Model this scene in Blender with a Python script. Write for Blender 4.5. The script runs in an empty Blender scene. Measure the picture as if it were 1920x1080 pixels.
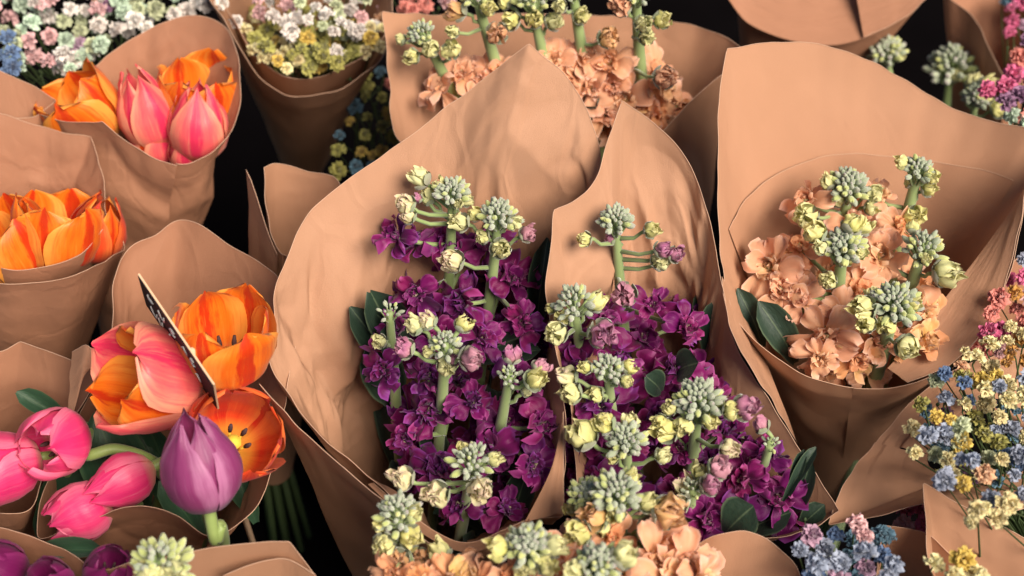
import bpy, math, random
from mathutils import Vector, Matrix, noise
from mathutils.bvhtree import BVHTree

RND = random.Random(11)
sc = bpy.context.scene
COL = sc.collection

# ------------------------------------------------------------------ camera
HALF = math.radians(20.0)
CAM = Vector((0.0, -0.636, 0.996))
cd = bpy.data.cameras.new('camera')
cam = bpy.data.objects.new('camera', cd)
COL.objects.link(cam)
cam.location = CAM
cam.rotation_euler = (math.radians(45), 0, 0)
cd.sensor_width = 36
cd.lens = 18 / math.tan(HALF)
cd.clip_start = 0.01
cd.clip_end = 50
cd.dof.use_dof = True
cd.dof.focus_distance = 0.86
cd.dof.aperture_fstop = 5.6
sc.camera = cam

# ------------------------------------------------------------------ light
SUN_DIR = Vector((0.46, -0.50, 0.74)).normalized()      # towards the light
w = bpy.data.worlds.new('World')
sc.world = w
w.use_nodes = True
nt = w.node_tree
bg = nt.nodes['Background']
sky = nt.nodes.new('ShaderNodeTexSky')
sky.sky_type = 'NISHITA'
sky.sun_disc = False
sky.sun_elevation = math.asin(SUN_DIR.z)
sky.sun_rotation = math.atan2(SUN_DIR.x, SUN_DIR.y)
nt.links.new(sky.outputs[0], bg.inputs[0])
bg.inputs[1].default_value = 0.05
sl = bpy.data.lights.new('sun', 'SUN')
sl.energy = 5.0
sl.angle = math.radians(38)
sl.color = (1.0, 0.89, 0.76)
sun = bpy.data.objects.new('sun', sl)
COL.objects.link(sun)
sun.rotation_euler = SUN_DIR.to_track_quat('Z', 'Y').to_euler()
vs = sc.view_settings
vs.view_transform = 'Standard'
vs.look = 'None'
vs.exposure = 0.60
vs.gamma = 1.0
vs.use_curve_mapping = False
sc.cycles.use_denoising = True
sc.cycles.max_bounces = 5
sc.cycles.diffuse_bounces = 3
sc.cycles.transmission_bounces = 3

# ------------------------------------------------------------------ pixel helpers
K = math.tan(HALF) / 960.0
S2 = math.sqrt(0.5)
RIGHT = Vector((1, 0, 0)); UP = Vector((0, S2, S2)); FWD = Vector((0, S2, -S2))

def ray(px, py):
    return FWD + RIGHT * ((px - 960) * K) + UP * ((540 - py) * K)

def PY(px, py, y):                       # point of the pixel's ray at depth plane y
    d = ray(px, py)
    return CAM + d * ((y - CAM.y) / d.y)

def PZ(px, py, z):                       # point of the pixel's ray at height z
    d = ray(px, py)
    return CAM + d * ((z - CAM.z) / d.z)

def cdir(a, b, c):                       # direction from (screen right, screen up, towards viewer)
    return (RIGHT * a + UP * b - FWD * c).normalized()

def frame(loc, axis, roll=0.0, s=1.0):
    q = Vector(axis).to_track_quat('Z', 'Y')
    return Matrix.Translation(loc) @ q.to_matrix().to_4x4() @ Matrix.Rotation(roll, 4, 'Z') @ Matrix.Diagonal((s, s, s, 1))

# ------------------------------------------------------------------ materials
def srgb(r, g, b):
    f = lambda c: (c / 255 / 12.92) if c / 255 <= 0.04045 else ((c / 255 + 0.055) / 1.055) ** 2.4
    return (f(r), f(g), f(b), 1.0)

class NB:
    def __init__(s, name):
        s.m = bpy.data.materials.new(name)
        s.m.use_nodes = True
        s.t = s.m.node_tree
        s.p = s.t.nodes['Principled BSDF']
        s.out = s.t.nodes['Material Output']
    def n(s, typ, **kw):
        nd = s.t.nodes.new(typ)
        for k, v in kw.items():
            setattr(nd, k, v)
        return nd
    def l(s, a, b):
        s.t.links.new(a, b)
    def ramp(s, fac, stops):
        r = s.n('ShaderNodeValToRGB')
        e = r.color_ramp.elements
        while len(e) < len(stops):
            e.new(0.5)
        for i, (p, c) in enumerate(stops):
            e[i].position = p; e[i].color = c
        s.l(fac, r.inputs[0])
        return r.outputs[0]
    def mix(s, fac, a, b, mode='MIX'):
        m = s.n('ShaderNodeMix', data_type='RGBA', blend_type=mode)
        for sock, v in ((m.inputs[0], fac), (m.inputs[6], a), (m.inputs[7], b)):
            if hasattr(v, 'links'):
                s.l(v, sock)
            else:
                sock.default_value = v
        return m.outputs[2]
    def math(s, op, a, b=0.0, c=0.0):
        m = s.n('ShaderNodeMath', operation=op)
        for sock, v in zip(m.inputs, (a, b, c)):
            if hasattr(v, 'links'):
                s.l(v, sock)
            else:
                sock.default_value = v
        return m.outputs[0]
    def noise(s, vec, scale, detail=3, rough=0.55):
        t = s.n('ShaderNodeTexNoise')
        t.inputs['Scale'].default_value = scale
        t.inputs['Detail'].default_value = detail
        t.inputs['Roughness'].default_value = rough
        s.l(vec, t.inputs['Vector'])
        return t.outputs[0]
    def mapping(s, vec, sc_):
        m = s.n('ShaderNodeMapping')
        m.inputs['Scale'].default_value = sc_
        s.l(vec, m.inputs['Vector'])
        return m.outputs[0]
    def bump(s, h, strength, dist):
        b = s.n('ShaderNodeBump')
        b.inputs['Strength'].default_value = strength
        b.inputs['Distance'].default_value = dist
        s.l(h, b.inputs['Height'])
        s.l(b.outputs[0], s.p.inputs['Normal'])
    def finish(s, color, rough, translucent=0.0, spec=0.3, sheen=0.0, tcol=None):
        p = s.p
        if hasattr(color, 'links'):
            s.l(color, p.inputs['Base Color'])
        else:
            p.inputs['Base Color'].default_value = color
        p.inputs['Roughness'].default_value = rough
        p.inputs['Specular IOR Level'].default_value = spec
        if sheen:
            p.inputs['Sheen Weight'].default_value = sheen
            p.inputs['Sheen Roughness'].default_value = 0.45
        if translucent:
            tr = s.n('ShaderNodeBsdfTranslucent')
            if tcol is not None:
                s.l(tcol, tr.inputs[0])
            elif hasattr(color, 'links'):
                s.l(color, tr.inputs[0])
            else:
                tr.inputs[0].default_value = color
            mx = s.n('ShaderNodeMixShader')
            mx.inputs[0].default_value = translucent
            s.l(p.outputs[0], mx.inputs[1])
            s.l(tr.outputs[0], mx.inputs[2])
            s.l(mx.outputs[0], s.out.inputs[0])
        return s.m

def kraft(name, base, crumple):
    b = NB(name)
    uv = b.n('ShaderNodeTexCoord').outputs['UV']
    fine = b.noise(b.mapping(uv, (1.0, 3.0, 1)), 900, 3, 0.7)
    big = b.noise(uv, 14, 3)
    blot = b.noise(uv, 70, 4)
    c = b.mix(b.math('MULTIPLY', fine, 0.8), base, (base[0] * 0.60, base[1] * 0.55, base[2] * 0.50, 1))
    c = b.mix(b.math('MULTIPLY', big, 0.5), c, (base[0] * 1.12, base[1] * 1.12, base[2] * 1.15, 1))
    c = b.mix(b.math('MULTIPLY', blot, 0.18), c, (base[0] * 0.7, base[1] * 0.68, base[2] * 0.62, 1))
    warp = b.mix(0.04, uv, b.n('ShaderNodeTexNoise').outputs[1])
    vor = b.n('ShaderNodeTexVoronoi', feature='DISTANCE_TO_EDGE')
    vor.inputs['Scale'].default_value = 17
    b.l(warp, vor.inputs['Vector'])
    cre = b.math('MINIMUM', vor.outputs[0], 0.06)
    h = b.math('ADD', b.math('MULTIPLY', cre, 9.0 * crumple), b.math('MULTIPLY', fine, 0.35))
    h = b.math('ADD', h, b.math('MULTIPLY', b.noise(uv, 45, 4), 0.9 * crumple))
    msk = b.ramp(b.noise(uv, 6, 2), [(0.35, (0.15, 0.15, 0.15, 1)), (0.65, (1, 1, 1, 1))])
    for sc_, k in ((19, 6.0), (47, 2.6)):
        vf = b.n('ShaderNodeTexVoronoi', feature='F1')
        vf.inputs['Scale'].default_value = sc_
        b.l(warp, vf.inputs['Vector'])
        h = b.math('ADD', h, b.math('MULTIPLY', b.math('MULTIPLY', vf.outputs[0], k * crumple), msk))
    b.bump(h, 0.6, 0.0022)
    rg = b.math('ADD', 0.5, b.math('MULTIPLY', fine, 0.3))
    m = b.finish(c, 0.62, 0.07, 0.35)
    b.l(rg, b.p.inputs['Roughness'])
    return m

KB = (0.475, 0.250, 0.146, 1)
M_KRAFT = kraft('kraft_paper', KB, 0.10)
M_KRAFT_C = kraft('crumpled_kraft_paper', (0.475, 0.258, 0.155, 1), 0.55)
M_KRAFT_R = kraft('reddish_kraft_paper', (0.40, 0.190, 0.108, 1), 0.30)

M_CUT = kraft('paper_cut_edge', (0.66, 0.42, 0.29, 1), 0.0)

def petal_mat(name, tip, mid, base, alt, edge=None, translucent=0.3, rough=0.5):
    b = NB(name)
    tc = b.n('ShaderNodeTexCoord')
    sep = b.n('ShaderNodeSeparateXYZ')
    b.l(tc.outputs['UV'], sep.inputs[0])
    rnd = b.n('ShaderNodeObjectInfo').outputs['Random']
    c = b.ramp(sep.outputs[1], [(0.0, base), (0.3, mid), (1.0, tip)])
    c = b.mix(rnd, c, alt)
    vein = b.noise(b.mapping(tc.outputs['UV'], (26, 1.6, 1)), 1.0, 3, 0.6)
    c = b.mix(b.math('MULTIPLY', vein, 0.4), c, (mid[0] * 0.6, mid[1] * 0.55, mid[2] * 0.55, 1))
    if edge is not None:
        e = b.math('ABSOLUTE', b.math('SUBTRACT', sep.outputs[0], 0.5))
        ef = b.ramp(b.math('MAXIMUM', b.math('MULTIPLY', e, 2.0), sep.outputs[1]), [(0.86, (0, 0, 0, 1)), (1.0, (1, 1, 1, 1))])
        c = b.mix(b.math('MULTIPLY', ef, 0.55), c, edge)
    b.bump(vein, 0.35, 0.0012)
    return b.finish(c, rough, translucent, 0.35, 0.15)

M_PURPLE = [petal_mat('magenta_purple_petal', (0.29, 0.006, 0.105, 1), (0.17, 0.003, 0.075, 1), (0.20, 0.03, 0.12, 1), (0.16, 0.003, 0.125, 1), (0.52, 0.10, 0.36, 1)),
            petal_mat('violet_purple_petal', (0.13, 0.003, 0.115, 1), (0.085, 0.002, 0.08, 1), (0.10, 0.01, 0.08, 1), (0.20, 0.003, 0.085, 1), (0.34, 0.08, 0.42, 1))]
M_PEACH = [petal_mat('pink_peach_petal', (0.92, 0.52, 0.34, 1), (0.92, 0.50, 0.25, 1), (0.84, 0.64, 0.14, 1), (0.92, 0.46, 0.28, 1), (0.95, 0.68, 0.56, 1), translucent=0.4),
           petal_mat('orange_peach_petal', (0.88, 0.42, 0.18, 1), (0.85, 0.37, 0.13, 1), (0.66, 0.42, 0.06, 1), (0.86, 0.40, 0.22, 1), (0.92, 0.52, 0.30, 1)),
           petal_mat('cream_peach_petal', (0.86, 0.52, 0.28, 1), (0.85, 0.50, 0.22, 1), (0.6, 0.5, 0.1, 1), (0.86, 0.40, 0.24, 1), (0.92, 0.66, 0.46, 1))]
M_YEL = [petal_mat('yellow_bud_petal', (0.84, 0.77, 0.30, 1), (0.72, 0.71, 0.22, 1), (0.38, 0.48, 0.12, 1), (0.76, 0.76, 0.42, 1), (0.92, 0.84, 0.48, 1)),
         petal_mat('cream_bud_petal', (0.86, 0.80, 0.48, 1), (0.78, 0.77, 0.36, 1), (0.40, 0.48, 0.14, 1), (0.84, 0.76, 0.46, 1), (0.80, 0.50, 0.50, 1)),
         petal_mat('pink_purple_bud_petal', (0.42, 0.07, 0.30, 1), (0.55, 0.25, 0.30, 1), (0.5, 0.46, 0.2, 1), (0.62, 0.30, 0.36, 1), (0.74, 0.42, 0.5, 1)),
         petal_mat('peach_bud_petal', (0.84, 0.46, 0.20, 1), (0.78, 0.52, 0.16, 1), (0.45, 0.42, 0.1, 1), (0.82, 0.40, 0.26, 1), (0.86, 0.56, 0.36, 1))]

def plain(name, c, c2, scale, rough, trans=0.0, sheen=0.0, spec=0.3, bump=0.3):
    b = NB(name)
    tc = b.n('ShaderNodeTexCoord')
    rnd = b.n('ShaderNodeObjectInfo').outputs['Random']
    nz = b.noise(tc.outputs['Object'], scale, 3)
    f = b.math('ADD', b.math('MULTIPLY', nz, 0.8), b.math('SUBTRACT', b.math('MULTIPLY', rnd, 0.5), 0.2))
    f.node.use_clamp = True
    col = b.mix(f, c, c2)
    b.bump(nz, bump, 0.0006)
    return b.finish(col, rough, trans, spec, sheen)

def bud_mat(name, c, c2, tip):
    b = NB(name)
    tc = b.n('ShaderNodeTexCoord')
    sep = b.n('ShaderNodeSeparateXYZ')
    b.l(tc.outputs['UV'], sep.inputs[0])
    rnd = b.n('ShaderNodeObjectInfo').outputs['Random']
    nz = b.noise(tc.outputs['Object'], 700, 3)
    col = b.mix(b.math('MULTIPLY', b.math('ADD', rnd, nz), 0.5), c, c2)
    tf = b.math('MULTIPLY', b.ramp(sep.outputs[1], [(0.72, (0, 0, 0, 1)), (0.98, (1, 1, 1, 1))]), b.math('MULTIPLY', rnd, 0.8))
    col = b.mix(tf, col, tip)
    b.bump(nz, 0.6, 0.0006)
    return b.finish(col, 0.85, 0.0, 0.12, 0.65)

M_SAGE = bud_mat('sage_bud', (0.26, 0.31, 0.20, 1), (0.42, 0.46, 0.31, 1), (0.34, 0.27, 0.29, 1))
M_SAGEG = bud_mat('yellow_green_bud', (0.34, 0.40, 0.13, 1), (0.50, 0.52, 0.20, 1), (0.62, 0.60, 0.22, 1))
M_CALYX = plain('calyx', (0.22, 0.28, 0.15, 1), (0.33, 0.30, 0.23, 1), 300, 0.8, 0.1, 0.5, 0.15)
M_STEM = plain('flower_stem', (0.19, 0.265, 0.09, 1), (0.29, 0.36, 0.155, 1), 120, 0.6, 0.0, 0.35, 0.3)
M_STEMD = plain('dark_stem', (0.035, 0.06, 0.022, 1), (0.07, 0.10, 0.035, 1), 120, 0.6)
M_TSTEM = plain('tulip_stem', (0.17, 0.24, 0.06, 1), (0.25, 0.31, 0.11, 1), 90, 0.45, 0.0, 0.1)

def leaf_mat(name, c, c2, margin):
    b = NB(name)
    tc = b.n('ShaderNodeTexCoord')
    sep = b.n('ShaderNodeSeparateXYZ')
    b.l(tc.outputs['UV'], sep.inputs[0])
    e = b.math('MULTIPLY', b.math('ABSOLUTE', b.math('SUBTRACT', sep.outputs[0], 0.5)), 2.0)
    nz = b.noise(tc.outputs['UV'], 9, 4)
    st = b.noise(b.mapping(tc.outputs['UV'], (40, 2, 1)), 1.0, 2)
    col = b.mix(nz, c, c2)
    col = b.mix(b.ramp(e, [(0.86, (0, 0, 0, 1)), (1.0, (1, 1, 1, 1))]), col, margin)
    col = b.mix(b.ramp(e, [(0.0, (1, 1, 1, 1)), (0.07, (0, 0, 0, 1))]), col, margin)
    b.bump(b.math('ADD', nz, b.math('MULTIPLY', st, 0.4)), 0.3, 0.002)
    return b.finish(col, 0.5, 0.12, 0.4, 0.1)
M_LEAF = leaf_mat('stock_leaf', (0.010, 0.026, 0.016, 1), (0.022, 0.046, 0.026, 1), (0.09, 0.13, 0.07, 1))
M_TLEAF = leaf_mat('tulip_leaf', (0.014, 0.045, 0.024, 1), (0.03, 0.075, 0.034, 1), (0.05, 0.10, 0.045, 1))

def tulip_mat(name, edge, mid, streak, base, sw=0.10, veins=0.3, trans=0.38):
    b = NB(name)
    tc = b.n('ShaderNodeTexCoord')
    sep = b.n('ShaderNodeSeparateXYZ')
    b.l(tc.outputs['UV'], sep.inputs[0])
    rnd = b.n('ShaderNodeObjectInfo').outputs['Random']
    add = b.n('ShaderNodeVectorMath', operation='ADD')
    b.l(tc.outputs['UV'], add.inputs[0]); b.l(rnd, add.inputs[1])
    wob = b.noise(b.mapping(add.outputs[0], (7, 1.6, 1)), 1.0, 4, 0.6)
    fl = b.noise(b.mapping(add.outputs[0], (15, 0.9, 1)), 1.0, 5, 0.65)
    fine = b.noise(b.mapping(add.outputs[0], (60, 2.0, 1)), 1.0, 2)
    e = b.math('MULTIPLY', b.math('ABSOLUTE', b.math('SUBTRACT', sep.outputs[0], 0.5)), 2.0)
    e = b.math('ADD', e, b.math('MULTIPLY', b.math('SUBTRACT', wob, 0.5), 0.75))
    col = b.ramp(e, [(0.0, streak), (sw, streak), (sw + 0.10, mid), (0.45, mid), (0.80, edge)])
    col = b.mix(b.math('MULTIPLY', b.ramp(fl, [(0.50, (0, 0, 0, 1)), (0.66, (1, 1, 1, 1))]), 0.55), col, streak)
    col = b.mix(b.math('MULTIPLY', b.ramp(fl, [(0.30, (1, 1, 1, 1)), (0.45, (0, 0, 0, 1))]), 0.6), col, edge)
    col = b.mix(b.math('MULTIPLY', fine, veins), col, mid)
    bf = b.ramp(sep.outputs[1], [(0.0, (1, 1, 1, 1)), (0.2, (0, 0, 0, 1))])
    col = b.mix(bf, col, base)
    b.bump(b.math('ADD', fine, b.math('MULTIPLY', wob, 0.5)), 0.25, 0.0012)
    return b.finish(col, 0.38, trans, 0.4, 0.08)
T_ORANGE = tulip_mat('orange_flame_tulip_petal', (0.92, 0.42, 0.07, 1), (0.88, 0.20, 0.012, 1), (0.60, 0.018, 0.005, 1), (0.82, 0.50, 0.04, 1))
T_PINK = tulip_mat('salmon_pink_flame_tulip_petal', (0.90, 0.40, 0.24, 1), (0.86, 0.13, 0.14, 1), (0.72, 0.02, 0.10, 1), (0.85, 0.46, 0.12, 1))
T_REDOR = tulip_mat('red_orange_tulip_petal', (0.86, 0.22, 0.05, 1), (0.78, 0.075, 0.02, 1), (0.60, 0.02, 0.012, 1), (0.80, 0.42, 0.05, 1))
T_HOT = tulip_mat('hot_pink_tulip_petal', (0.84, 0.22, 0.34, 1), (0.80, 0.055, 0.20, 1), (0.74, 0.03, 0.17, 1), (0.86, 0.56, 0.36, 1), 0.1)
T_PURP = tulip_mat('mauve_purple_tulip_petal', (0.58, 0.22, 0.40, 1), (0.30, 0.048, 0.165, 1), (0.24, 0.03, 0.13, 1), (0.20, 0.10, 0.17, 1), 0.05, 0.4)
T_DPURP = tulip_mat('dark_purple_tulip_petal', (0.30, 0.03, 0.16, 1), (0.17, 0.008, 0.085, 1), (0.20, 0.012, 0.10, 1), (0.12, 0.02, 0.1, 1), 0.05, 0.4)
M_STAMEN = plain('stamen', (0.75, 0.52, 0.05, 1), (0.6, 0.4, 0.05, 1), 300, 0.7)
M_ANTHER = plain('anther', (0.03, 0.015, 0.03, 1), (0.08, 0.04, 0.03, 1), 300, 0.8)
GYP = {
    'mint': (0.56, 0.70, 0.54), 'sage': (0.55, 0.60, 0.38), 'white': (0.80, 0.72, 0.66), 'palepink': (0.74, 0.46, 0.46),
    'pink': (0.76, 0.17, 0.33), 'salmon': (0.74, 0.27, 0.22), 'peach': (0.80, 0.46, 0.27), 'cream': (0.84, 0.70, 0.38),
    'yellow': (0.68, 0.50, 0.11), 'ochre': (0.60, 0.31, 0.07), 'olive': (0.40, 0.38, 0.10), 'blue': (0.13, 0.21, 0.37),
    'paleblue': (0.36, 0.41, 0.52), 'teal': (0.10, 0.20, 0.27), 'mauve': (0.30, 0.15, 0.26), 'lilac': (0.52, 0.33, 0.45)}
def gyp_mat(k, c):
    b = NB(k + '_blossom_petal')
    tc = b.n('ShaderNodeTexCoord')
    sep = b.n('ShaderNodeSeparateXYZ')
    b.l(tc.outputs['UV'], sep.inputs[0])
    rnd = b.n('ShaderNodeObjectInfo').outputs['Random']
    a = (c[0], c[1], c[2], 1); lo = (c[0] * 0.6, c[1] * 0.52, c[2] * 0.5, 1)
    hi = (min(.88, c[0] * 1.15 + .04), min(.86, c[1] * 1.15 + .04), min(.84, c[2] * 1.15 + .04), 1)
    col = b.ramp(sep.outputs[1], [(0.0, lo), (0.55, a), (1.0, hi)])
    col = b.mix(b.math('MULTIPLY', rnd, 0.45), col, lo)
    return b.finish(col, 0.7, 0.25, 0.15, 0.2)
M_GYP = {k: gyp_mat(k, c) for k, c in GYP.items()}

# ------------------------------------------------------------------ mesh helpers
class MB:
    def __init__(s):
        s.v = []; s.f = []; s.uv = []; s.mi = []
    def grid(s, rows, uvs, mi=0, wrap=False):
        o = len(s.v); nr = len(rows); nc = len(rows[0])
        for r, u in zip(rows, uvs):
            s.v.extend(r); s.uv.extend(u)
        for i in range(nr - 1):
            for j in range(nc if wrap else nc - 1):
                k = (j + 1) % nc
                s.f.append((o + i * nc + j, o + i * nc + k, o + (i + 1) * nc + k, o + (i + 1) * nc + j))
                s.mi.append(mi)
    def tube(s, pts, rad, n=7, mi=0, cap=True):
        pts = [Vector(p) for p in pts]
        rows = []; uvs = []
        ref = Vector((0.31, 0.77, 0.2)).normalized()
        for i, p in enumerate(pts):
            t = (pts[min(i + 1, len(pts) - 1)] - pts[max(i - 1, 0)]).normalized()
            a = t.cross(ref).normalized(); b = t.cross(a)
            r = rad[i] if isinstance(rad, (list, tuple)) else rad
            rows.append([p + (a * math.cos(2 * math.pi * j / n) + b * math.sin(2 * math.pi * j / n)) * r for j in range(n)])
            uvs.append([(j / n, i / max(1, len(pts) - 1)) for j in range(n)])
        if cap:
            rows.append([pts[-1].copy() for _ in range(n)]); uvs.append([(0, 1)] * n)
            rows.insert(0, [pts[0].copy() for _ in range(n)]); uvs.insert(0, [(0, 0)] * n)
        s.grid(rows, uvs, mi, wrap=True)
    def add(s, other, M=None, mi=None):
        o = len(s.v)
        s.v.extend([M @ Vector(v) for v in other.v] if M else other.v)
        s.uv.extend(other.uv)
        s.f.extend([tuple(i + o for i in f) for f in other.f])
        s.mi.extend(other.mi if mi is None else [mi] * len(other.f))
    def mesh(s, name, mats, smooth=True):
        me = bpy.data.meshes.new(name)
        me.from_pydata([tuple(v) for v in s.v], [], s.f)
        if s.uv:
            ul = me.uv_layers.new(name='UVMap')
            li = [0] * len(me.loops)
            me.loops.foreach_get('vertex_index', li)
            flat = []
            for i in li:
                flat.extend(s.uv[i])
            ul.data.foreach_set('uv', flat)
        for m in mats:
            me.materials.append(m)
        me.polygons.foreach_set('material_index', s.mi)
        me.polygons.foreach_set('use_smooth', [smooth] * len(s.f))
        me.update()
        return me

def root(name, loc, label, cat, group=None):
    o = bpy.data.objects.new(name, None)
    o.empty_display_size = 0.02
    o.location = loc
    COL.objects.link(o)
    o['label'] = label; o['category'] = cat
    if group:
        o['group'] = group
    return o

def part(name, me, parent, M=None, top=None):
    """M is a world matrix when top (the thing's root) is given, else local to the parent."""
    o = bpy.data.objects.new(name, me)
    COL.objects.link(o)
    o.parent = parent
    if M is not None:
        if top is not None:
            M = Matrix.Translation(-top.location) @ M
        o.matrix_basis = M
    return o

def world_part(name, mb, mats, top):
    """mesh built in world coordinates under a root that is only translated"""
    off = top.location
    mb.v = [Vector(v) - off for v in mb.v]
    return part(name, mb.mesh(name, mats), top)

def lerp_table(tab, v):
    for (a, x), (b, y) in zip(tab, tab[1:]):
        if v <= b:
            t = (v - a) / (b - a) if b > a else 0
            t = t * t * (3 - 2 * t) * 0.5 + t * 0.5
            return x + (y - x) * t
    return tab[-1][1]

def petal(L, W, wtab, e0, e1, cup, ruf, seed, nu=7, nv=8, r0=0.001, e_pow=1.0, mi=0, mb=None, phi=0.0, rf=2.5):
    """free petal: leaves the axis at radius r0 with elevation e0 (deg) and ends at e1"""
    mb = mb or MB()
    rows = []; uvs = []
    r = r0; z = 0.0
    dl = L / (nv - 1)
    o = Vector((seed * 3.7, seed * 1.3, 0))
    c, s = math.cos(phi), math.sin(phi)
    for i in range(nv):
        v = i / (nv - 1)
        a = math.radians(e0 + (e1 - e0) * v ** e_pow)
        if i:
            r += math.cos(a) * dl; z += math.sin(a) * dl
        hw = W * 0.5 * lerp_table(wtab, v)
        row = []; ur = []
        for j in range(nu):
            u = j / (nu - 1) * 2 - 1
            x = u * hw
            lift = cup * hw * u * u
            n = noise.noise(o + Vector((u * rf * 0.55, v * 1.8, 0))) * ruf * v * (0.35 + abs(u))
            n += noise.noise(o + Vector((u * rf * 1.5, v * 3.3, 7))) * ruf * 0.45 * v
            dv = noise.noise(o + Vector((u * 2.0, 3.1, 5))) * 0.12 * L * max(0, v - 0.6)
            nr, nz = -math.sin(a), math.cos(a)          # petal normal (towards axis / up)
            rr = r + nr * (lift + n) + math.cos(a) * dv; zz = z + nz * (lift + n) + math.sin(a) * dv
            row.append(Vector((rr * c - x * s, rr * s + x * c, zz)))
            ur.append((j / (nu - 1), v))
        rows.append(row); uvs.append(ur)
    mb.grid(rows, uvs, mi)
    return mb

def shell_petal(H, rtab, atab, A, phi, wrap, ruf, seed, nu=9, nv=12, flare=0.0, mb=None, mi=0, rscale=1.0):
    """petal that is a patch of a cup of revolution, flattened by wrap (<1)"""
    mb = mb or MB()
    rows = []; uvs = []
    o = Vector((seed * 2.9, seed * 5.1, 1))
    for i in range(nv):
        v = i / (nv - 1)
        r = lerp_table(rtab, v) * rscale
        ha = math.radians(A) * lerp_table(atab, v)
        row = []; ur = []
        for j in range(nu):
            u = j / (nu - 1) * 2 - 1
            th = u * ha
            x = r * math.sin(th) if wrap >= 1 else r * (wrap * math.sin(th) + (1 - wrap) * th)
            rr = r * (wrap * math.cos(th) + (1 - wrap))
            rr += flare * abs(u) ** 3 * (0.3 + v) * r
            n = noise.noise(o + Vector((u * 1.1, v * 2.2, 0))) * ruf * (0.3 + v)
            n += noise.noise(o + Vector((u * 3.3, v * 4.5, 4))) * ruf * 0.35 * v * abs(u)
            rr += n
            zz = H * v + noise.noise(o + Vector((u * 1.7, 9, 2))) * ruf * 1.4 * v - H * 0.05 * u * u * v
            c, s = math.cos(phi), math.sin(phi)
            row.append(Vector((rr * c - x * s, rr * s + x * c, zz)))
            ur.append((j / (nu - 1), v))
        rows.append(row); uvs.append(ur)
    mb.grid(rows, uvs, mi)
    return mb

def catmull(P, closed, per=14):
    n = len(P); out = []
    seg = n if closed else n - 1
    for i in range(seg):
        if closed:
            p0, p1, p2, p3 = P[(i - 1) % n], P[i], P[(i + 1) % n], P[(i + 2) % n]
        else:
            p0, p1, p2, p3 = P[max(i - 1, 0)], P[i], P[i + 1], P[min(i + 2, n - 1)]
        if (p2 - p1).length < 1e-6:
            continue
        # limit the tangents so unequal spacing makes no loops
        l = (p2 - p1).length
        m1 = (p2 - p0) * 0.5; m2 = (p3 - p1) * 0.5
        if m1.length > l: m1 *= l / m1.length
        if m2.length > l: m2 *= l / m2.length
        if (p1 - p0).length < 1e-6: m1 = (p2 - p1) * 0.6
        if (p3 - p2).length < 1e-6: m2 = (p2 - p1) * 0.6
        for k in range(per):
            t = k / per; t2 = t * t; t3 = t2 * t
            out.append(p1 * (2 * t3 - 3 * t2 + 1) + m1 * (t3 - 2 * t2 + t) + p2 * (-2 * t3 + 3 * t2) + m2 * (t3 - t2))
    if not closed:
        out.append(P[-1].copy())
    return out

def resample(pts, n):
    d = [0.0]
    for a, b in zip(pts, pts[1:]):
        d.append(d[-1] + (b - a).length)
    out = []; j = 0
    for i in range(n):
        t = d[-1] * i / (n - 1)
        while j < len(d) - 2 and d[j + 1] < t:
            j += 1
        f = (t - d[j]) / max(1e-9, d[j + 1] - d[j])
        out.append(pts[j].lerp(pts[j + 1], f))
    return out, d[-1]

def ctrl(pts, closed=False):
    out = []
    if closed:
        k = min(range(len(pts)), key=lambda i: pts[i][2])
        pts = pts[k:] + pts[:k]
    for p in pts:
        q = PY(p[0], p[1], p[2])
        out.append(q)
        if len(p) > 3:
            out.append(q.copy())
    return out

def facet(x, y, k):
    i = math.floor(x); j = math.floor(y); fx = x - i; fy = y - j
    h = lambda a, b: noise.cell(Vector((a + .5, b + .5, k + .5)))
    if fx + fy < 1:
        c = h(i, j)
        return c + (h(i + 1, j) - c) * fx + (h(i, j + 1) - c) * fy - .5
    c = h(i + 1, j + 1)
    return c + (h(i, j + 1) - c) * (1 - fx) + (h(i + 1, j) - c) * (1 - fy) - .5

def snap(P, bvh):
    """lay edge points on the sheet they rest on, 1.5 mm towards the viewer's side of it"""
    out = []
    for p in P:
        d = (p - CAM).normalized()
        h = bvh.ray_cast(CAM, d)
        out.append(h[0] - d * .0035 if h[0] else p)
    return out

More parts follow.
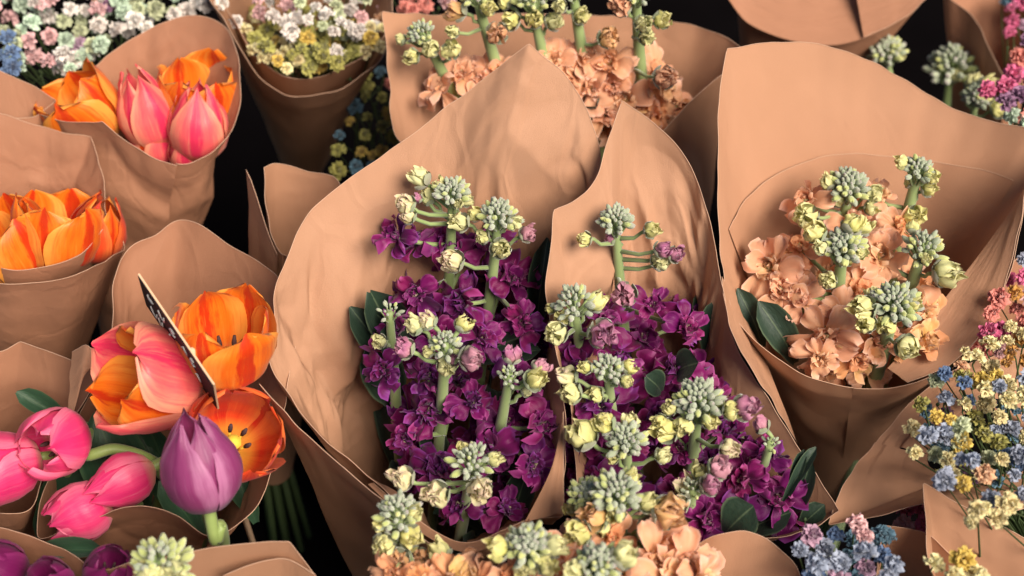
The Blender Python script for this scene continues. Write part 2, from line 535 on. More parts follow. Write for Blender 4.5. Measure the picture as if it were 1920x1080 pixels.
def sheet(name, top, rim, base, br, centre, mat, closed=True, amp=0.0015, seed=1, nv=44, lower=None, flare=0.0, dens=420.0, bvh=None):
    P = snap(ctrl(rim), bvh) if bvh else ctrl(rim, closed and lower is None)
    if amp > .002: dens, nv = 640.0, (150 if amp > .004 else 80)
    c = catmull(P, closed)
    if closed:
        c.append(c[0].copy())
    tot = sum((b - a).length for a, b in zip(c, c[1:]))
    nu = max(24, min(340, int(tot * dens)))
    c, tot = resample(c, nu)
    c = [p + Vector((noise.noise(p * 60 + Vector((seed, 0, 0))), noise.noise(p * 60 + Vector((0, seed, 3))), noise.noise(p * 60 + Vector((0, 7, seed))))) * .0012 for p in c]
    if closed: c[-1] = c[0].copy()
    if lower is not None:
        lo, _ = resample(catmull(snap(ctrl(lower), bvh) if bvh else ctrl(lower), closed), nu)
    o = Vector((seed * 7.3, seed * 2.1, seed))
    prev = None; angs = []
    for p in c:
        a = math.atan2(p.y - centre.y, p.x - centre.x)
        if prev is not None:
            while a - prev > math.pi: a -= 2 * math.pi
            while a - prev < -math.pi: a += 2 * math.pi
        prev = a; angs.append(a)
    # a softened rim: corners of the edge fade out down the cone
    sm = [p.copy() for p in c]
    if lower is None:
        hw = max(2, nu // 26)
        for _ in range(3):
            nx = []
            for j in range(nu):
                acc = Vector(); k = 0
                for d in range(-hw, hw + 1, max(1, hw // 3)):
                    q = j + d
                    if closed: q %= (nu - 1)
                    else: q = min(max(q, 0), nu - 1)
                    acc += sm[q]; k += 1
                nx.append(acc / k)
            sm = nx
    rows = []
    for i in range(nv):
        v = (i / (nv - 1)) ** 1.55
        sf = min(1.0, v / .30); sf = sf * sf * (3 - 2 * sf)
        row = []
        for j, p in enumerate(c):
            b = lo[j] if lower is not None else base + Vector((math.cos(angs[j]), math.sin(angs[j]), 0)) * br
            q = p.lerp(sm[j], sf).lerp(b, v)
            rad = Vector((p.x - centre.x, p.y - centre.y, 0.35 * (0.36 - p.z)))
            rad = rad.normalized() if rad.length > 1e-6 else Vector((0, 0, 1))
            us = q * 11.0 + o
            n = noise.noise(us * 0.8) * 1.5
            fu = j / (nu - 1) * tot; fv = v * .34
            wx = fu + noise.noise(Vector((fu * 14, fv * 14, seed))) * .035; wy = fv + noise.noise(Vector((fu * 14, fv * 14, seed + 40))) * .035
            msk = max(0.12, min(1.0, .5 + 1.5 * noise.noise(us * .7 + Vector((9, 4, 1)))))
            n += facet(wx * 13 + wy * 6, wy * 15, seed) * 2.1
            n += facet(wx * 34 - wy * 9, wy * 30 + wx * 8, seed + 3) * (1.7 if amp > .004 else 1.0) * msk
            if amp > .002:
                n += facet(wx * 80 + wy * 20, wy * 74 - wx * 25, seed + 7) * (.8 if amp > .004 else .4) * msk
            q = q + rad * (n * amp * min(1.0, 1.25 - v) * (.25 + .75 * min(1.0, v / .10)))
            if flare:
                q = q + rad * flare * max(0.0, 1 - v / 0.16) ** 2
            row.append(q)
        rows.append(row)
    uvs = []
    for i in range(nv):
        v = (i / (nv - 1)) ** 1.55
        uvs.append([(j / (nu - 1) * tot + seed, v * 0.36 + seed * 0.7) for j in range(nu)])
    mb = MB(); mb.grid(rows, uvs)
    mb.tube(rows[0], .00028, 4, 1)
    ob = world_part(name, mb, [mat, M_CUT], top)
    return ob

WR = {}
def wrapper(key, label, base, br, sheets, mat, bundle=True, zfloor=0.0):
    base = Vector(base)
    top = root('paper_wrapper', (base.x, base.y, zfloor), label, 'paper wrapper', 'kraft paper wrappers')
    P = ctrl(sheets[0]['rim'])
    cen = sum(P, Vector()) / len(P)
    bvh = None
    for i, s in enumerate(sheets):
        ob = sheet('paper_sheet' if i == 0 else s.get('name', 'overlap_sheet'), top, s['rim'], base, s.get('br', br + 0.002 * i), cen,
              s.get('mat', mat), s.get('closed', i == 0), s.get('amp', 0.0015), len(WR) * 5 + i + 1, lower=s.get('lower'), flare=s.get('flare', 0.0), nv=s.get('nv', 44), bvh=bvh if s.get('snap') else None)
        if i == 0:
            me = ob.data
            bvh = BVHTree.FromPolygons([v.co + top.location for v in me.vertices], [tuple(p.vertices) for p in me.polygons])
    if bundle:
        mb = MB()
        for k in range(9):
            a = k * 2.4; r = br * 0.75 * math.sqrt(k / 9)
            x, y = r * math.cos(a), r * math.sin(a)
            mb.tube([(base.x + x * 1.6, base.y + y * 1.6, zfloor), (base.x + x, base.y + y, base.z + 0.01)], 0.003, 6)
        world_part('stem_bundle', mb, [M_STEMD], top)
    WR[key] = (top, base, cen)
    return top

# ------------------------------------------------------------------ setting
mb = MB()
mb.grid([[Vector((-1.6, -1.0, 0)), Vector((1.6, -1.0, 0))], [Vector((-1.6, 2.2, 0)), Vector((1.6, 2.2, 0))]], [[(0, 0), (1, 0)], [(0, 1), (1, 1)]])
tb = bpy.data.objects.new('table', mb.mesh('table', [plain('dark_table_top', (0.0022, 0.0018, 0.0020, 1), (0.005, 0.004, 0.0045, 1), 9, 0.9, spec=0.0)]))  # shade between the bouquets is put into the near-black colour
tb['kind'] = 'structure'
COL.objects.link(tb)

# ------------------------------------------------------------------ wrappers
wrapper('P1', 'crumpled kraft paper wrapper with a tall pointed peak behind the purple stocks', (-0.065, -0.07, 0.02), 0.022, [
    dict(rim=[(995, 80, .062, 1), (1060, 135, .058), (1110, 215, .046), (1130, 295, .034), (1110, 380, .016), (1070, 470, -.008), (1046, 560, -.036), (1040, 640, -.062),
              (1056, 780, -.105), (1055, 966, -.150, 1), (985, 978, -.158), (940, 1000, -.162), (880, 1024, -.163), (820, 1004, -.160), (750, 950, -.150),
              (690, 900, -.136), (640, 850, -.122), (570, 775, -.097), (518, 685, -.070), (520, 590, -.048), (545, 480, -.020), (580, 405, .0),
              (650, 340, .020), (760, 262, .040), (900, 150, .058)], amp=0.0050, flare=0.002),
    dict(rim=[(485, 722, -.098, 1), (560, 800, -.117), (640, 874, -.137), (740, 960, -.160), (830, 1040, -.174), (900, 1080, -.176), (1000, 1060, -.170)], amp=0.0012, mat=M_KRAFT),
    dict(rim=[(700, 905, -.136), (760, 955, -.149), (820, 1000, -.158), (880, 1018, -.161), (940, 995, -.160), (990, 970, -.157)], lower=[(690, 908, -.143), (750, 964, -.158), (814, 1014, -.168), (882, 1036, -.172), (946, 1012, -.171), (996, 984, -.166)], name='rolled_lip', amp=0.0003, nv=8, mat=M_KRAFT),
    dict(rim=[(1058, 772, -.108), (1057, 870, -.131), (1056, 965, -.153, 1)], lower=[(1052, 800, -.113), (1034, 880, -.137), (984, 980, -.161)], name='folded_flap', amp=0.0004, nv=12, mat=M_KRAFT),
], M_KRAFT_C)
wrapper('P2', 'creased kraft paper wrapper with a narrow peak, around purple stocks beside the peach ones', (0.115, -0.075, 0.03), 0.02, [
    dict(rim=[(1165, 190, .045, 1), (1230, 235, .045), (1295, 310, .035), (1332, 410, .015), (1358, 540, -.022), (1386, 650, -.056), (1444, 745, -.081), (1500, 830, -.100),
              (1540, 890, -.112), (1583, 962, -.132, 1), (1520, 1003, -.148), (1440, 1015, -.155), (1330, 1026, -.160), (1200, 1030, -.162), (1110, 1000, -.157),
              (1078, 930, -.140), (1068, 830, -.112), (1058, 740, -.092), (1040, 650, -.070), (1022, 560, -.048), (1026, 470, -.030), (1036, 393, -.012, 1),
              (1092, 364, .002), (1120, 318, .018), (1140, 250, .034)], amp=0.0044),
], M_KRAFT_C)
wrapper('R', 'smooth broad kraft paper cone holding the peach stocks', (0.248, 0.010, 0.115), 0.011, [
    dict(rim=[(1362, 92, .100, 1), (1420, 82, .115), (1500, 79, .125), (1580, 95, .130), (1680, 140, .130), (1780, 200, .122), (1860, 228, .110), (1930, 242, .097),
              (1985, 265, .085), (1975, 310, .055), (1925, 345, .035, 1), (1906, 470, .010), (1860, 600, -.020), (1790, 680, -.040), (1700, 722, -.055), (1600, 728, -.060),
              (1500, 700, -.056), (1420, 640, -.045), (1372, 580, -.028), (1354, 500, -.004), (1346, 400, .020), (1345, 300, .046), (1350, 180, .080)], amp=0.0010),
    dict(rim=[(1368, 430, .020), (1400, 372, .052), (1470, 320, .075), (1560, 291, .090), (1650, 290, .095), (1760, 304, .090), (1850, 322, .07), (1900, 338, .066)], name='inner_sheet', br=0.010, amp=0.0003, snap=True),
    dict(rim=[(1922, 352, .033), (1903, 470, .008), (1857, 598, -.021), (1787, 678, -.041), (1700, 719, -.056)], lower=[(1908, 378, .036), (1842, 470, .022), (1772, 560, .0), (1712, 638, -.026), (1664, 690, -.046)], name='front_fold', amp=0.0004, nv=14),
    dict(rim=[(1352, 520, -.012), (1366, 610, -.050), (1392, 664, -.072, 1), (1440, 740, -.080), (1492, 826, -.070, 1)], lower=[(1420, 640, -.02), (1440, 690, -.040), (1460, 740, -.055), (1480, 790, -.055), (1500, 850, -.045)], name='folded_flap', amp=0.0008, nv=16),
], M_KRAFT)
wrapper('B2', 'kraft paper wrapper behind the crumpled peak, holding long stemmed peach stocks', (0.11, 0.13, 0.02), 0.05, [
    dict(rim=[(716, 22, .200, 1), (850, 28, .245), (1000, 25, .270), (1150, 30, .272), (1260, 38, .262), (1335, 58, .245), (1392, 92, .215), (1375, 128, .185), (1342, 150, .165),
              (1258, 237, .128), (1180, 300, .11), (1000, 330, .10), (850, 300, .112), (745, 262, .140), (728, 140, .175)], amp=0.0027),
], M_KRAFT)
wrapper('T1', 'reddish kraft paper wrapper around orange and salmon tulips', (-0.315, 0.125, 0.10), 0.016, [
    dict(rim=[(100, 184, .195), (200, 102, .220), (290, 48, .235), (375, 27, .235), (425, 50, .224), (448, 95, .203), (457, 160, .175), (450, 220, .152), (430, 262, .132),
              (380, 300, .117), (330, 311, .112), (250, 276, .117), (190, 230, .122, 1), (140, 232, .130), (70, 216, .150), (70, 200, .175)], amp=0.0027),
], M_KRAFT_R)
wrapper('T2', 'kraft paper wrapper with a double front lip around bright orange tulips', (-0.385, 0.045, 0.10), 0.016, [
    dict(rim=[(-80, 200, .12), (0, 212, .130), (90, 240, .135), (172, 255, .130, 1), (192, 310, .110), (203, 380, .085), (198, 430, .060), (150, 478, .036), (80, 502, .022),
              (0, 505, .018), (-80, 480, .03), (-140, 380, .07), (-130, 270, .10)], amp=0.0027),
    dict(rim=[(226, 420, .074), (236, 468, .062, 1), (160, 510, .012), (80, 530, .004), (0, 532, .0), (-80, 510, .01)], amp=0.0014),
    dict(rim=[(-60, 102, .172), (0, 131, .175), (60, 161, .175), (108, 187, .170, 1), (70, 216, .150), (0, 225, .14)], name='rear_sheet', amp=0.0012),
], M_KRAFT_R)
wrapper('T3', 'kraft paper wrapper around orange tulips and one mauve tulip', (-0.285, -0.06, 0.03), 0.02, [
    dict(rim=[(206, 640, -.020), (212, 525, .015), (240, 470, .035), (290, 441, .046), (335, 412, .055), (375, 422, .050), (430, 458, .040), (520, 515, .020), (560, 600, -.02),
              (545, 720, -.07), (525, 850, -.112), (502, 915, -.130), (475, 960, -.146), (400, 1012, -.160), (330, 974, -.157), (260, 955, -.153), (150, 982, -.150), (70, 1006, -.145),
              (90, 900, -.11), (150, 780, -.06)], amp=0.0034),
], M_KRAFT_R)
wrapper('T4', 'kraft paper wrapper with a turned down corner around hot pink tulips', (-0.40, -0.07, 0.05), 0.016, [
    dict(rim=[(-60, 650, -.03), (0, 658, -.025), (38, 640, -.020, 1), (130, 672, -.030), (178, 700, -.045), (150, 770, -.062), (100, 840, -.09), (60, 950, -.13), (0, 965, -.135),
              (-100, 930, -.12), (-130, 750, -.06)], amp=0.0026),
    dict(rim=[(134, 662, -.046, 1), (165, 648, -.05), (192, 680, -.055, 1)], lower=[(128, 782, -.082), (140, 770, -.080), (158, 700, -.062)], name='folded_corner', amp=0.0006, nv=12, mat=M_KRAFT),
], M_KRAFT_R)
wrapper('T5', 'kraft paper wrapper around dark purple tulips', (-0.36, -0.19, 0.06), 0.016, [
    dict(rim=[(-80, 985, -.165), (0, 990, -.166), (60, 1006, -.170), (120, 1030, -.178), (170, 1075, -.2), (150, 1130, -.22), (0, 1160, -.23), (-120, 1120, -.22)], amp=0.0012),
], M_KRAFT_R)
wrapper('B1', 'kraft paper wrapper with a long low rim beneath the purple tulip stem', (-0.19, -0.20, 0.06), 0.016, [
    dict(rim=[(150, 1088, -.200), (230, 1060, -.198), (300, 1041, -.196), (450, 1020, -.195), (545, 1014, -.195, 1), (578, 1062, -.200), (600, 1110, -.21), (500, 1200, -.24),
              (300, 1220, -.25), (150, 1150, -.23)], amp=0.0010),
    dict(rim=[(420, 1080, -.206), (470, 1058, -.203), (540, 1050, -.201), (590, 1075, -.206)], name='inner_sheet', amp=0.0006, br=0.012),
], M_KRAFT)
wrapper('C1', 'shaded kraft paper wrapper with a rolled lip under white and yellow blossoms', (-0.195, 0.37, 0.14), 0.016, [
    dict(rim=[(385, -20, .270), (430, 55, .235), (470, 125, .215), (515, 168, .205), (560, 184, .200), (640, 166, .205), (716, 108, .225), (735, 30, .26), (720, -60, .31),
              (600, -100, .34), (470, -90, .33), (400, -60, .30)], amp=0.0010),
    dict(rim=[(415, 0, .265), (450, 60, .245), (490, 115, .23), (545, 146, .222), (610, 140, .222), (690, 100, .235), (725, 60, .25)], name='inner_sheet', amp=0.0008, br=0.012),
], M_KRAFT)
wrapper('C2', 'small folded kraft paper wrapper tucked behind the crumpled wrapper', (-0.19, 0.055, 0.10), 0.016, [
    dict(rim=[(492, 314, .090, 1), (515, 306, .100), (570, 318, .106), (632, 335, .100), (640, 400, .08), (600, 470, .05), (530, 480, .04), (500, 400, .06)], amp=0.0026),
    dict(rim=[(461, 318, .085, 1), (474, 342, .076), (496, 420, .055), (520, 480, .040)], name='folded_flap', amp=0.0008),
], M_KRAFT)
wrapper('D1', 'kraft paper wrapper bulging over the dark gap behind the smooth cone', (0.24, 0.40, 0.10), 0.016, [
    dict(rim=[(1300, -150, .36), (1420, -120, .35), (1560, -110, .35), (1700, -120, .35), (1800, -150, .36)], closed=False, lower=[(1364, -4, .30), (1400, 42, .29), (1475, 74, .282), (1560, 85, .28), (1640, 64, .284), (1706, 22, .292), (1742, -6, .30)], amp=0.0012, nv=24),
    dict(rim=[(1380, 10, .31), (1400, 36, .298), (1475, 68, .290), (1560, 79, .288), (1640, 58, .292), (1706, 16, .30), (1730, 0, .31)], name='lower_sheet', amp=0.0005),
    dict(rim=[(1620, 70, .281), (1700, 30, .289), (1745, -12, .299)], lower=[(1600, -40, .31), (1680, -60, .315), (1740, -80, .32)], name='overlap_sheet', amp=0.0006, nv=16),
], M_KRAFT_R)
wrapper('D2', 'shadowed kraft paper wrapper behind the broad smooth cone', (0.42, 0.27, 0.06), 0.016, [
    dict(rim=[(1770, -20, .36), (1822, 30, .33), (1850, 82, .30, 1), (1892, 150, .27), (1930, 120, .29), (1940, 20, .34), (1880, -40, .38)], amp=0.0012),
], M_KRAFT_R)
wrapper('G0', 'kraft paper wrapper around pink blossoms beside the smooth cone', (0.44, 0.06, 0.06), 0.016, [
    dict(rim=[(1840, 560, .03), (1920, 480, .06), (2010, 500, .06), (2060, 600, .02), (2000, 680, -.02), (1900, 690, -.03), (1840, 640, -.01)], amp=0.0012),
], M_KRAFT_R)
wrapper('G1', 'loosely opened kraft paper wrapper under blue and yellow blossoms', (0.37, -0.09, 0.06), 0.02, [
    dict(rim=[(1640, 830, -.075), (1720, 740, -.045), (1798, 687, -.030), (1856, 670, -.025), (1930, 655, -.02), (2020, 760, -.06), (2000, 900, -.11), (1900, 960, -.14), (1800, 950, -.142),
              (1726, 946, -.142), (1650, 966, -.142), (1552, 984, -.136, 1), (1580, 912, -.112)], lower=[(1740, 850, -.085), (1780, 800, -.07), (1820, 770, -.06), (1850, 770, -.06), (1890, 780, -.06),
              (1920, 820, -.07), (1920, 860, -.085), (1880, 890, -.1), (1840, 890, -.1), (1800, 890, -.1), (1770, 890, -.1), (1750, 880, -.095), (1740, 870, -.09)], amp=0.0012, nv=30),
], M_KRAFT)
wrapper('G2', 'angular kraft paper wrapper behind a few yellow blossoms', (0.33, -0.21, 0.06), 0.02, [
    dict(rim=[(1732, 904, -.142, 1), (1800, 945, -.143), (1920, 1006, -.148), (2020, 1060, -.16), (2050, 1180, -.20), (1900, 1260, -.24), (1780, 1200, -.23), (1740, 1050, -.18)], amp=0.0010),
    dict(rim=[(1640, 1080, -.19), (1655, 985, -.150, 1), (1735, 1000, -.156), (1800, 1060, -.17), (1840, 1100, -.18)], name='inner_sheet', amp=0.0008, br=0.014),
], M_KRAFT)
wrapper('F', 'kraft paper wrapper with one rounded corner in front of the purple stocks', (0.09, -0.23, 0.06), 0.02, [
    dict(rim=[(1306, 1024, -.176), (1350, 1004, -.176), (1402, 994, -.174), (1462, 1026, -.178), (1502, 1085, -.190), (1480, 1180, -.22), (1300, 1240, -.25), (1050, 1240, -.25), (850, 1220, -.24),
              (720, 1160, -.22), (760, 1110, -.20), (1000, 1110, -.195), (1200, 1090, -.19)], amp=0.0010),
    dict(rim=[(1030, 1050, -.178), (1052, 1000, -.176, 1), (1110, 972, -.172, 1), (1130, 1040, -.18)], name='folded_corner', amp=0.0006),
], M_KRAFT)

# ------------------------------------------------------------------ flower pieces (shared meshes)
SPAT = [(0, .22), (.25, .42), (.55, .86), (.75, 1.0), (.9, .86), (1, .35)]
OVAL = [(0, .3), (.3, .85), (.6, 1.0), (.85, .8), (1, .2)]
LEAFW = [(0, .22), (.25, .55), (.6, .95), (.8, 1.0), (.92, .78), (.98, .42), (1, .12)]

def variants(n, fn):
    return [fn(i) for i in range(n)]
def outer_petals(mats, tag, ruf=.0105, big=1.0):
    out = []
    for i in range(9):
        r = random.Random(i * 13 + 5)
        mb = petal((.0195 + r.uniform(-.003, .003)) * big, .0145 * big + r.uniform(-.002, .003), SPAT, r.uniform(30, 70), r.uniform(-55, 40), r.uniform(-.3, .45), ruf, i + 1, 9, 9, .0012, rf=3.2)
        out.append(mb.mesh(tag, [mats[i % len(mats)]]))
    return out
def rosettes(mats, tag, centre):
    out = []
    for i in range(6):
        r = random.Random(i * 7 + 3)
        mb = MB()
        n = r.randint(6, 8)
        for k in range(n):
            petal(.012 + r.uniform(-.003, .003), .0095 + r.uniform(-.002, .002), SPAT, r.uniform(60, 85), r.uniform(15, 75), .35, .0075, i * 20 + k, 7, 7, .001, mb=mb, phi=k * 2.4 + r.uniform(-.3, .3))
        for k in range(4):
            petal(.008 + r.uniform(-.002, .002), .006, OVAL, 85, r.uniform(60, 120), .5, .003, i * 20 + k + 50, 5, 5, .0008, mb=mb, phi=k * 1.7 + .4)
        for k in range(3):
            petal(.0075, .004, OVAL, 80, 70, .5, .002, i * 20 + k + 90, 4, 4, .0006, mb=mb, phi=k * 2.1 + 1, mi=1)
        out.append(mb.mesh(tag, [mats[i % len(mats)], centre]))
    return out
PET = {'purple': outer_petals(M_PURPLE, 'petal'), 'peach': outer_petals(M_PEACH[:1], 'petal', .0075, 1.12), 'orange': outer_petals([M_PEACH[1], M_YEL[3]], 'petal')}
ROS = {'purple': rosettes(M_PURPLE, 'floret', M_YEL[1]), 'peach': rosettes(M_PEACH, 'floret', M_YEL[0]), 'orange': rosettes([M_PEACH[1], M_YEL[3]], 'floret', M_YEL[0])}

def bud_mesh(i, mat):
    r = random.Random(i)
    mb = MB(); rows = []; uvs = []
    L = 1.0; n = 10; m = 8
    for a in range(m):
        v = a / (m - 1)
        rr = .35 * math.sin(math.pi * min(1, v * .92 + .06)) ** .65
        z = v * L
        if a == m - 1:
            rr = .10; z = L * .93
        rows.append([Vector((rr * (1 - .13 * abs(math.sin(2 * (2 * math.pi * j / n) / 1.0 + i))) * math.cos(2 * math.pi * j / n), rr * (1 - .13 * abs(math.cos(2 * math.pi * j / n + i))) * math.sin(2 * math.pi * j / n), z + .07 * math.sin(2 * math.pi * j / n * 2 + i) * v * v)) for j in range(n)])
        uvs.append([(j / n, v) for j in range(n)])
    rows.append([Vector((0, 0, L * .82))] * n); uvs.append([(0, 1)] * n)
    mb.grid(rows, uvs, 0, wrap=True)
    return mb.mesh('bud', [mat])
BUD = [bud_mesh(i, M_SAGE) for i in range(5)]
BUDY = [bud_mesh(i + 9, M_SAGEG) for i in range(4)]

BALL_R = [(0, .0012), (.22, .0046), (.5, .0060), (.78, .0058), (1, .0040)]
BALL_A = [(0, .7), (.4, 1.0), (.75, 1.0), (.92, .7), (1, .3)]
def open_bud(i, mat):
    r = random.Random(i * 31)
    mb = MB()
    Hh = .0125
    for k in range(4):
        shell_petal(Hh * r.uniform(.75, 1.1), BALL_R, BALL_A, r.uniform(38, 56), k * 1.57 + r.uniform(-.4, .4), .95, .0034, i * 9 + k, 8, 9, r.uniform(-.2, .3), mb, rscale=r.uniform(.9, 1.12))
    for k in range(4):
        shell_petal(Hh * r.uniform(.7, 1.05), BALL_R, BALL_A, r.uniform(36, 52), k * 1.57 + .8 + r.uniform(-.4, .4), .9, .0036, i * 9 + k + 4, 7, 8, r.uniform(-.2, .3), mb, rscale=r.uniform(.6, .8))
    for k in range(5):
        petal(Hh * r.uniform(.75, 1.0), .006, SPAT, 86, r.uniform(40, 120), .5, .006, i * 9 + k + 40, 6, 6, .0006, mb=mb, phi=k * 1.26 + r.uniform(-.4, .4), rf=3)
    return mb.mesh('opening_bud', [mat])
OBUD = {k: [open_bud(i + k * 7, M_YEL[k]) for i in range(4)] for k in range(4)}
def calyx_mesh(i):
    mb = MB()
    for k in range(4):
        shell_petal(.0062, [(0, .0016), (.3, .0058), (.7, .0074), (1, .0072)], [(0, .9), (.5, .9), (.85, .6), (1, .1)], 44, k * 1.57 + i, 1.0, .0008, i * 5 + k, 5, 6, 0, mb)
    return mb.mesh('calyx', [M_CALYX])
CAL = [calyx_mesh(i) for i in range(3)]

def leaf_mesh(i, mat=M_LEAF):
    r = random.Random(i * 3 + 1)
    return petal(.062, .021 + r.uniform(-.003, .005), LEAFW, 78, [40, 15, -35, 60][i % 4], .35, .005, i + 70, 7, 12, .002, rf=1.2).mesh('leaf', [mat])
LEAF = [leaf_mesh(i) for i in range(4)]

def floret(parent, top, kind, M, rnd, npet=None):
    ro = part('floret', rnd.choice(ROS[kind]), parent, M, top)
    n = npet or rnd.choice((4, 5, 5, 6))
    off = rnd.uniform(0, 6)
    for k in range(n):
        sc_ = rnd.uniform(.82, 1.15)
        part('petal', rnd.choice(PET[kind]), ro, Matrix.Rotation(off + k * 2 * math.pi / n + rnd.uniform(-.3, .3), 4, 'Z') @ Matrix.Rotation(rnd.uniform(-.28, .28), 4, 'Y') @ Matrix.Diagonal((sc_, sc_, sc_, 1)))
    return ro

STEMS = {}
HEAD = {'P1': .60, 'P2': .62, 'R': .72, 'B2': .66, 'F': .60, 'D2': .75, 'B1': .8}
def stock(key, tip, base, label, group, kind, size=1.0, nb=30, opens=(), bud_mix=.12, ymats=(0, 1), lean=(0, 0, 0), seed=0, leaves=2, thick=1.0, auto_open=3, upz=1.0):
    """tip: world point of the head.  opens: list of (px,py,size[,mat]) placed at about the head's depth"""
    rnd = random.Random(seed * 101 + 17)
    base = Vector(base)
    top = root('stock_flower', (base.x, base.y, 0.0), label, 'flower', group)
    ax = ((tip - base).normalized() * .6 + Vector((0, 0, .6)) + Vector(lean)).normalized()
    p1 = tip - ax * .055
    pts = []
    for i in range(15):
        t = i / 14
        pts.append(tip * (1 - t) ** 2 + p1 * 2 * t * (1 - t) * 1.0 + (base + Vector((0, 0, .0))) * t * t)
    mb = MB()
    mb.tube(pts, [(.0021 + .0015 * min(1, t / 4)) * thick for t in range(15)], 9)
    size *= HEAD.get(key, .78)
    R0 = .0135 * size
    nb = int(nb * rnd.uniform(1.5, 2.0)); elong = rnd.choice((.6, 1.5, 2.6)); squash = rnd.uniform(.85, 1.15)
    for i in range(nb):
        f = (i + .5) / nb
        ph = i * 2.39996 + rnd.uniform(-.25, .25)
        th = math.acos(1 - f * 1.18)
        d = Vector((math.sin(th) * math.cos(ph), math.sin(th) * math.sin(ph), math.cos(th)))
        q = ax.to_track_quat('Z', 'Y')
        dw = q @ d
        pos = tip + dw * R0 * squash * (.52 + .30 * f + rnd.uniform(-.1, .12)) - ax * (.004 * size * f * elong)
        L = (.0048 + .0042 * f + rnd.uniform(-.0008, .0012)) * size
        od = (dw + ax * .35).normalized()
        yb = rnd.random() < bud_mix * (2.2 * f)
        part('bud', rnd.choice(BUDY if yb else BUD), top, frame(pos, od, rnd.uniform(0, 6), L * (1.1 if yb else 1)) @ Matrix.Diagonal((1, 1, rnd.uniform(.9, 1.4), 1)), top)
        if i % 2 == 0 or f > .6:
            s0 = tip - ax * (.012 + .012 * f) * size
            mb.tube([s0, s0.lerp(pos, .55) + dw * .001, pos + od * .0012], [.0012 * size, .0010 * size, .0009 * size], 5)
    def add_open(pos, sz, mat, up=.55):
        sz *= .84
        d0 = pos - tip
        al = -d0.dot(ax)
        at = tip - ax * max(.010, al + .012)
        rad = (pos - at); rad = rad - ax * rad.dot(ax)
        od = (rad.normalized() * .75 + ax * up + Vector((rnd.uniform(-.25, .25), rnd.uniform(-.35, .1), rnd.uniform(-.1, .2)))).normalized()
        ob = part('opening_bud', rnd.choice(OBUD[mat]), top, frame(pos - od * .004 * sz, od, rnd.uniform(0, 6), sz), top)
        part('calyx', rnd.choice(CAL), ob, Matrix.Translation((0, 0, -.0008)) @ Matrix.Diagonal((1, 1, 1, 1)))
        e = pos - od * .005 * sz
        mb.tube([at, at.lerp(e, .5) + rad * .08 - ax * .002, e - od * .004, e], [.0016, .0013, .0012, .0015], 6)
    for o in opens:
        px, py, sz = o[:3]
        m = o[3] if len(o) > 3 else rnd.choice(ymats)
        d = ray(px, py)
        # depth: a little nearer than the head's axis at this row
        t0 = (tip - CAM).dot(FWD) + rnd.uniform(-.006, .012) + (0.0 if py > 0 else 0)
        add_open(CAM + d * t0, sz, m)
    q = ax.to_track_quat('Z', 'Y')
    for k in range(auto_open):
        ph = rnd.uniform(0, 6.28)
        add_open(tip - ax * rnd.uniform(.014, .03) + q @ Vector((math.cos(ph), math.sin(ph), 0)) * rnd.uniform(.013, .019) * size, rnd.uniform(.6, .95) * size, rnd.choice(ymats))
    for k in range(leaves):
        ph = rnd.uniform(0, 6.28)
        part('leaf', rnd.choice(LEAF), top, frame(tip - ax * rnd.uniform(.13, .17), (ax + q @ Vector((math.cos(ph), math.sin(ph), 0)) * .35), rnd.uniform(0, 6), rnd.uniform(.8, 1.1)), top)
    st = dict(top=top, tip=tip, ax=ax, mb=mb, kind=kind, rnd=rnd)
    STEMS.setdefault(key, []).append(st)
    return st

def add_floret(key, pos, sz, kind=None, axis=None, npet=None):
    L = STEMS[key]
    # the stem whose line passes nearest
    best = min(L, key=lambda s: ((pos - s['tip']) - s['ax'] * (pos - s['tip']).dot(s['ax'])).length + max(0, (pos - s['tip']).dot(s['ax']) + .02) * 2)
    rnd = best['rnd']
    al = min(-.02, (pos - best['tip']).dot(best['ax']) - .012)
    at = best['tip'] + best['ax'] * al
    rad = pos - at
    d = axis or (rad.normalized() * .75 + Vector((0, -.45, .6)) + Vector((rnd.uniform(-.4, .4), rnd.uniform(-.4, .2), rnd.uniform(-.2, .4)))).normalized()
    floret(best['top'], best['top'], kind or best['kind'], frame(pos - d * .006, d, rnd.uniform(0, 6), sz), rnd, npet)
    e = pos - d * .006
    best['mb'].tube([at, at.lerp(e, .6) - d * .003, e], [.0018, .0014, .0016], 5)

def inside(poly, x, y):
    c = False
    for (x1, y1), (x2, y2) in zip(poly, poly[1:] + poly[:1]):
        if (y1 > y) != (y2 > y) and x < (x2 - x1) * (y - y1) / (y2 - y1) + x1:
            c = not c
    return c
def scatter(poly, gap, rnd, tries=4000, maxn=400, taken=None):
    xs = [p[0] for p in poly]; ys = [p[1] for p in poly]
    out = list(taken or []); k0 = len(out)
    for _ in range(tries):
        x = rnd.uniform(min(xs), max(xs)); y = rnd.uniform(min(ys), max(ys))
        if inside(poly, x, y) and all((x - a) ** 2 + (y - b) ** 2 > gap * gap for a, b in out):
            out.append((x, y))
            if len(out) - k0 >= maxn: break
    return out[k0:]

def zline(a, b):
    (y1, z1), (y2, z2) = a, b
    return lambda py: z1 + (z2 - z1) * (py - y1) / (y2 - y1)

def close_stems(key):
    for s in STEMS[key]:
        world_part('stem', s['mb'], [M_STEM], s['top'])

